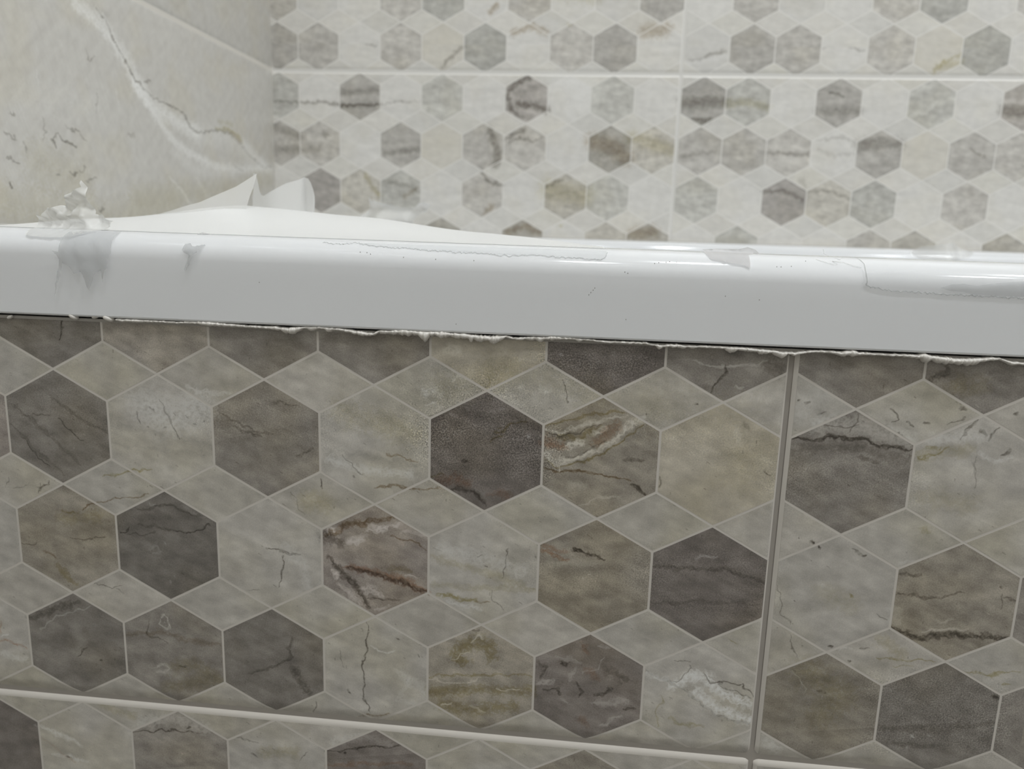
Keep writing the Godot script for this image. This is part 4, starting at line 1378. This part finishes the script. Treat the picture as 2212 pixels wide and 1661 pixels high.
# A thin sheet: an outline (x, y in cm) cut into a fine net, each corner set to its own depth.
func sheet(outline: String, cell: float, depth: Callable) -> Mesh:
	var poly := pts(outline)
	var lo := poly[0]
	var hi := poly[0]
	for p in poly:
		lo = lo.min(p)
		hi = hi.max(p)
	var st := SurfaceTool.new()
	st.begin(Mesh.PRIMITIVE_TRIANGLES)
	st.set_smooth_group(1)
	var nx := int((hi.x - lo.x) / cell) + 1
	var ny := int((hi.y - lo.y) / cell) + 1
	for i in nx:
		for j in ny:
			var c := lo + Vector2(i, j) * cell
			var sq := PackedVector2Array([c, c + Vector2(cell, 0), c + Vector2(cell, cell), c + Vector2(0, cell)])
			for q in Geometry2D.intersect_polygons(poly, sq):
				var t := Geometry2D.triangulate_polygon(q)
				for k in t:
					var p: Vector2 = q[k]
					p = (p * 1000.0).round() / 1000.0
					st.add_vertex(depth.call(p))
	st.index()
	st.generate_normals()
	return st.commit()


func film_mat(called: String, c: Color, alpha: float, rough: float) -> StandardMaterial3D:
	var m := mat(called, Color(c.r, c.g, c.b, alpha), rough)
	m.transparency = BaseMaterial3D.TRANSPARENCY_ALPHA
	m.backlight_enabled = true
	m.backlight = Color(0.8, 0.8, 0.8)
	return m


func film(mesh: Mesh, m: Material, called: String, label: String) -> void:
	var o := put(mesh, m, called, self)
	tag(o, label, "plastic film", "scraps of protective film on the bath rim")


var crinkle := FastNoiseLite.new()


func build_films() -> void:
	crinkle.seed = 9
	crinkle.frequency = 1.0
	crinkle.fractal_octaves = 3
	var clear := film_mat("film_clear", grey(198, 200, 201), 0.42, 0.26)
	var milky := film_mat("film_milky", grey(244, 244, 241), 0.62, 0.3)
	var white_film := film_mat("film_white", grey(250, 251, 250), 0.95, 0.35)
	white_film.backlight = Color(0.2, 0.2, 0.2)
	# 1. torn bunch of film stuck over the rim on the left
	var o := base("torn_film")
	tag(o, "crumpled torn bunch of clear film over the rim, with a thin spike standing up", "plastic film", "scraps of protective film on the bath rim")
	put(sheet("-28.67,5.62 -27.57,5.71 -26.58,5.68 -26.60,4.89 -26.70,4.58 -26.69,4.26 -26.85,4.16 -27.01,3.67 -27.02,4.16 -27.23,4.06 -27.34,3.88 -27.53,3.36 -27.68,3.47 -27.76,3.86 -27.88,4.08 -28.14,3.99 -28.35,4.29 -28.65,4.41 -28.78,3.83 -29.04,3.09 -28.83,4.10 -28.75,4.59 -29.05,4.88 -28.76,4.82", 0.16, func(p: Vector2) -> Vector3:
		var ridge: float = 0.07 + 0.10 * absf(sin(p.x * 4.0 + p.y * 1.2)) + absf(crinkle.get_noise_2d(p.x * 1.5, p.y * 1.5)) * 0.12
		return v(p.x, p.y, edge_z(p) + ridge)), clear, "hanging_flap", o)
	put(sheet("-30.67,5.92 -30.56,6.24 -30.38,6.15 -30.34,6.31 -30.13,6.58 -29.91,6.47 -29.67,6.67 -29.40,6.65 -29.34,6.94 -28.96,7.25 -28.72,7.23 -28.58,7.42 -28.66,7.70 -28.53,7.55 -28.43,7.30 -28.38,6.96 -28.22,6.36 -28.02,6.31 -27.79,6.38 -27.54,6.20 -27.22,6.09 -27.70,5.66 -28.54,5.41 -29.58,5.38 -30.36,5.43", 0.12, func(p: Vector2) -> Vector3:
		var over := edge_z(p) + 0.10 + absf(crinkle.get_noise_2d(p.x * 3.0, p.y * 3.0 + 50.0)) * 0.15
		var up := -1.1 + crinkle.get_noise_2d(p.x * 1.1, p.y * 1.1) * 0.7 + crinkle.get_noise_2d(p.x * 4.0, p.y * 4.0 + 50.0) * 0.12
		return v(p.x, p.y, lerpf(over, up, smoothstep(5.6, 6.0, p.y)))), milky, "crumpled_top", o)
	# 2. loose sheet bulging over the opening
	o = base("loose_film")
	tag(o, "large loose sheet of white film bulging behind the rim, two flaps standing up", "plastic film", "scraps of protective film on the bath rim")
	put(bulge("-33.51,6.16 -31.63,6.31 -30.59,6.43 -29.55,6.58 -28.27,6.76 -27.00,6.93 -25.74,7.04 -23.99,6.99 -23.00,6.94 -21.92,6.86 -20.54,6.73 -18.35,6.58 -16.66,6.40 -14.27,6.17 -12.84,6.05 -11.89,5.96 -9.54,5.78 -7.22,5.60"), white_film, "bulging_sheet", o)
	put(sheet("-30.10,6.25 -28.15,6.68 -26.70,7.10 -25.97,7.51 -25.25,7.92 -24.77,8.30 -24.36,8.62 -24.43,7.99 -24.57,7.44 -24.64,6.89 -24.85,6.22 -27.00,5.93 -29.41,5.87", 0.3, func(p: Vector2) -> Vector3:
		return v(p.x, p.y, -7.0 + 0.4 * sin(p.x * 1.1) - (p.y - 6.0) * 0.4)), milky, "pointed_flap", o)
	put(sheet("-27.31,9.06 -27.01,8.94 -26.80,8.64 -26.63,8.29 -26.50,7.98 -26.29,7.76 -26.02,7.71 -25.71,7.85 -25.29,8.09 -24.80,8.43 -24.38,8.64 -24.08,8.83 -23.79,8.76 -23.52,8.51 -23.37,8.16 -23.30,7.78 -23.30,7.40 -23.38,6.11 -25.69,5.99 -27.62,6.12 -27.55,7.67 -27.39,8.32", 0.3, func(p: Vector2) -> Vector3:
		return v(p.x, p.y, -14.0 + 1.2 * cos((p.x + 25.5) * 1.2) + smoothstep(-24.2, -23.3, p.x) * 1.5)), film_mat("film_flap", grey(240, 240, 238), 0.86, 0.4), "curled_flap", o)
	# 3. small torn tongue hanging on the face
	film(sheet("-23.70,5.63 -23.24,5.75 -22.78,5.66 -22.51,5.59 -22.81,5.27 -23.02,5.00 -23.20,4.87 -23.31,4.55 -23.52,4.23 -23.55,4.33 -23.45,4.69 -23.41,4.87 -23.59,4.97 -23.65,5.16", 0.12, func(p: Vector2) -> Vector3:
		return v(p.x, p.y, 0.31 + 0.06 * sin(p.x * 9.0 - p.y * 6.0) + crinkle.get_noise_2d(p.x * 4.0, p.y * 4.0) * 0.08 - smoothstep(5.0, 5.75, p.y) * 1.0)), clear, "film_shred", "small pointed shred of clear film hanging on the rim face below the loose white sheet")
	# 4. film still stuck along the rim edge
	var torn := film_mat("film_edge", grey(188, 190, 190), 0.55, 0.4)
	o = base("stuck_film")
	tag(o, "long strip of film stuck flat along the rim edge, left of the wrinkled scrap", "plastic film", "scraps of protective film on the bath rim")
	put(rim_film("-18.17,5.60 -16.89,5.55 -16.16,5.44 -15.07,5.44 -13.99,5.37 -12.57,5.36 -11.50,5.31 -9.92,5.32 -8.36,5.27 -7.32,5.24 -7.19,5.29 -7.11,5.65 -9.07,5.68 -12.57,5.69 -16.16,5.75 -18.16,5.72", 0.02), film_mat("film_stuck", grey(240, 242, 242), 0.4, 0.3), "stuck_sheet", o)
	put(torn_edge("-18.17,5.51 -17.43,5.48 -16.89,5.54 -16.16,5.45 -15.61,5.42 -15.07,5.40 -14.35,5.39 -13.99,5.35 -13.28,5.34 -12.57,5.32 -11.50,5.29 -10.80,5.26 -9.92,5.31 -9.05,5.27 -8.36,5.25 -7.32,5.22 -7.19,5.31 -7.10,5.58", 0.011), torn, "torn_edge", o)
	# 5. torn scrap folded over the edge
	film(sheet("-3.54,5.70 -3.02,5.75 -2.20,5.76 -1.88,5.84 -1.58,5.75 -1.45,5.62 -1.76,5.58 -1.89,5.56 -1.91,5.09 -2.11,5.19 -2.48,5.24 -2.98,5.32 -3.32,5.38 -3.46,5.54", 0.1, func(p: Vector2) -> Vector3:
		return v(p.x, p.y, edge_z(p) + 0.07 + absf(crinkle.get_noise_2d(p.x * 4.0, p.y * 4.0)) * 0.1)), film_mat("film_scrap", grey(214, 211, 210), 0.6, 0.25 + 0.05), "film_scrap", "short wrinkled greyish scrap of film folded over the rim edge above the tile joint")
	# 6. patch on the face at the right
	o = base("film_patch")
	tag(o, "wide clear film patch peeling on the rim face at the far right", "plastic film", "scraps of protective film on the bath rim")
	put(rim_film("2.04,5.21 2.16,5.05 3.09,5.14 4.66,5.13 6.05,5.12 7.31,5.10 8.64,5.10 8.76,4.38 7.41,4.41 6.46,4.41 5.68,4.43 5.06,4.45 4.43,4.46 4.04,4.48 3.65,4.46 3.18,4.46 2.86,4.50 2.53,4.55 2.37,4.58 2.09,4.55 2.01,4.68 2.08,4.78", 0.03), film_mat("film_patch", grey(200, 202, 202), 0.13, 0.3), "patch_sheet", o)
	put(torn_edge("2.03,5.63 2.18,5.39 2.17,5.19 2.21,4.77 2.18,4.60 2.50,4.56 2.67,4.52 3.24,4.44 3.64,4.45 4.19,4.44 4.59,4.42 5.23,4.41 5.86,4.39 6.64,4.38 7.61,4.37 8.97,4.34", 0.016), torn, "torn_edge", o)
	put(rim_film("4.72,4.63 5.10,4.77 5.49,4.80 5.97,4.75 6.58,4.86 7.52,4.96 8.86,5.04 8.97,4.39 7.60,4.42 6.64,4.42 5.85,4.44 5.53,4.52 5.05,4.54", 0.05), film_mat("film_shaded_grey", grey(168, 170, 170), 0.28, 0.35), "lifted_part", o)  # lifted film; its darker grey stands in for shading inside the patch
	# 7. blurred lumps on the far rim
	film(sheet("-29.16,6.79 -28.64,7.67 -27.90,8.95 -27.52,8.47 -27.13,8.65 -26.28,8.34 -25.22,8.13 -23.94,8.16 -23.18,8.42 -22.47,8.52 -22.04,8.37 -22.46,7.71 -23.30,7.20 -23.94,6.57 -26.50,6.29", 0.4, func(p: Vector2) -> Vector3:
		return v(p.x, p.y, -40.0 + 1.5 * sin(p.x * 1.6) + 0.8 * sin(p.y * 3.0))), milky, "film_flap", "low ragged flap of film out of focus near the back wall behind the bulging sheet")
	film(sheet("23.02,5.37 23.76,5.94 24.91,6.26 26.08,6.46 27.11,6.25 27.96,5.86 28.60,5.55 28.28,5.05 27.12,4.76 25.13,4.69 23.70,4.81", 0.4, func(p: Vector2) -> Vector3:
		return v(p.x, p.y, -46.0 + 1.5 * sin(p.x * 1.3) - p.y * 0.4)), milky, "film_lump", "rounded white lump of film out of focus by the back wall at the far right")
	# 8. hair-thin strands
	for t in [["0.88,5.85 0.92,5.68 1.11,5.60 1.37,5.49 1.57,5.57", -1.0], ["0.51,5.48 0.81,5.39 1.08,5.32 1.22,5.34 1.07,5.43 1.46,5.40 1.79,5.29 2.04,5.25", 0.25]]:
		var q := pts(t[0])
		var st := SurfaceTool.new()
		st.begin(Mesh.PRIMITIVE_TRIANGLES)
		st.set_smooth_group(1)
		var prev := []
		for i in q.size():
			var ring := []
			var along: Vector2 = (q[mini(i + 1, q.size() - 1)] - q[maxi(i - 1, 0)]).normalized()
			var up := Vector2(-along.y, along.x)
			for k in 6:
				var a := TAU * k / 6.0
				var c := q[i] + up * cos(a) * 0.010
				ring.append(v(c.x, c.y, edge_z(q[i]) + 0.04 + sin(a) * 0.010))
			if prev:
				for k in 6:
					quad(st, prev[k], ring[k], ring[(k + 1) % 6], prev[(k + 1) % 6])
			prev = ring
		st.index()
		st.generate_normals()
		film(st.commit(), film_mat("film_strand", grey(240, 240, 238), 0.4, 0.3), "film_strand", "fine curled strand of film lying highest on the rim left of the clear patch" if t[1] < 0.0 else "fine forked strand of film lying on the rim edge just left of the clear patch")


# Depth of the rim's outside at a height: face, then the rounding.
func edge_z(p: Vector2) -> float:
	var y := p.y + 0.0045 * p.x
	var t := clampf((y - (RIM1 - 1.0)) / 1.0, 0.0, 1.0)
	return RIMZ - 1.15 * (1.0 - sqrt(maxf(0.0, 1.0 - t * t)))


func rim_film(outline: String, gap: float) -> Mesh:
	return sheet(outline, 0.15, func(p: Vector2) -> Vector3:
		var top := RIM1 - 0.0045 * p.x
		if p.y > top:
			return v(p.x, top + gap, edge_z(p) - (p.y - top) * 30.0)
		return v(p.x, p.y, edge_z(p) + gap + absf(crinkle.get_noise_2d(p.x * 2.0, p.y * 4.0)) * 0.03))


# The ragged lower border of a stuck film: a narrow jagged ridge lying on the rim.
func torn_edge(line: String, width: float) -> Mesh:
	var q := pts(line)
	var st := SurfaceTool.new()
	st.begin(Mesh.PRIMITIVE_TRIANGLES)
	st.set_smooth_group(1)
	var last := []
	for i in q.size() - 1:
		var n := maxi(1, int(q[i].distance_to(q[i + 1]) / 0.05))
		for k in n:
			var p := q[i].lerp(q[i + 1], k / float(n))
			p.y += crinkle.get_noise_2d(p.x * 6.0, p.y * 6.0) * 0.06
			var h := width * (0.8 + 1.6 * absf(crinkle.get_noise_2d(p.x * 9.0, 30.0 + p.y * 9.0)))
			var d := (q[i + 1] - q[i]).normalized().orthogonal() * h
			var a := p + d
			var b := p - d
			var row := [v(a.x, a.y, edge_z(a) + 0.02), v(p.x, p.y, edge_z(p) + 0.04), v(b.x, b.y, edge_z(b) + 0.02)]
			if last:
				quad(st, last[0], row[0], row[1], last[1])
				quad(st, last[1], row[1], row[2], last[2])
			last = row
	st.index()
	st.generate_normals()
	return st.commit()


# The loose sheet: it leaves the rim, rises to a crest and sinks away behind it.
func bulge(crest: String) -> Mesh:
	var q := pts(crest)
	var st := SurfaceTool.new()
	st.begin(Mesh.PRIMITIVE_TRIANGLES)
	st.set_smooth_group(1)
	var nx := 70
	var nz := 16
	var grid := []
	for i in nx + 1:
		var x := lerpf(q[0].x, q[-1].x, i / float(nx))
		var k := 0
		while k < q.size() - 2 and q[k + 1].x < x:
			k += 1
		var a := q[maxi(k - 1, 0)]
		var d := q[mini(k + 2, q.size() - 1)]
		var top := cubic_interpolate(q[k].y, q[k + 1].y, a.y, d.y, clampf((x - q[k].x) / (q[k + 1].x - q[k].x), 0.0, 1.0))
		var col := PackedVector3Array()
		for j in nz + 1:
			var t := j / float(nz)
			var foot := RIM1 - 0.0045 * x + 0.005
			var z := -0.85 - 20.0 * t
			var mid := 0.44
			var y: float
			if t < mid:
				y = lerpf(foot, top, smoothstep(0.0, 1.0, t / mid))
			else:
				y = lerpf(top, top - 2.5, pow((t - mid) / (1.0 - mid), 1.6))
			y += 0.03 * sin(x * 0.8 + t * 9.0) * sin(t * PI)
			# towards the ends the sheet narrows to the rim
			col.append(v(x * (1.0 + 0.0 * t), y, z))
		grid.append(col)
	for i in nx:
		for j in nz:
			quad(st, grid[i][j], grid[i][j + 1], grid[i + 1][j + 1], grid[i + 1][j])
	st.index()
	st.generate_normals()
	return st.commit()
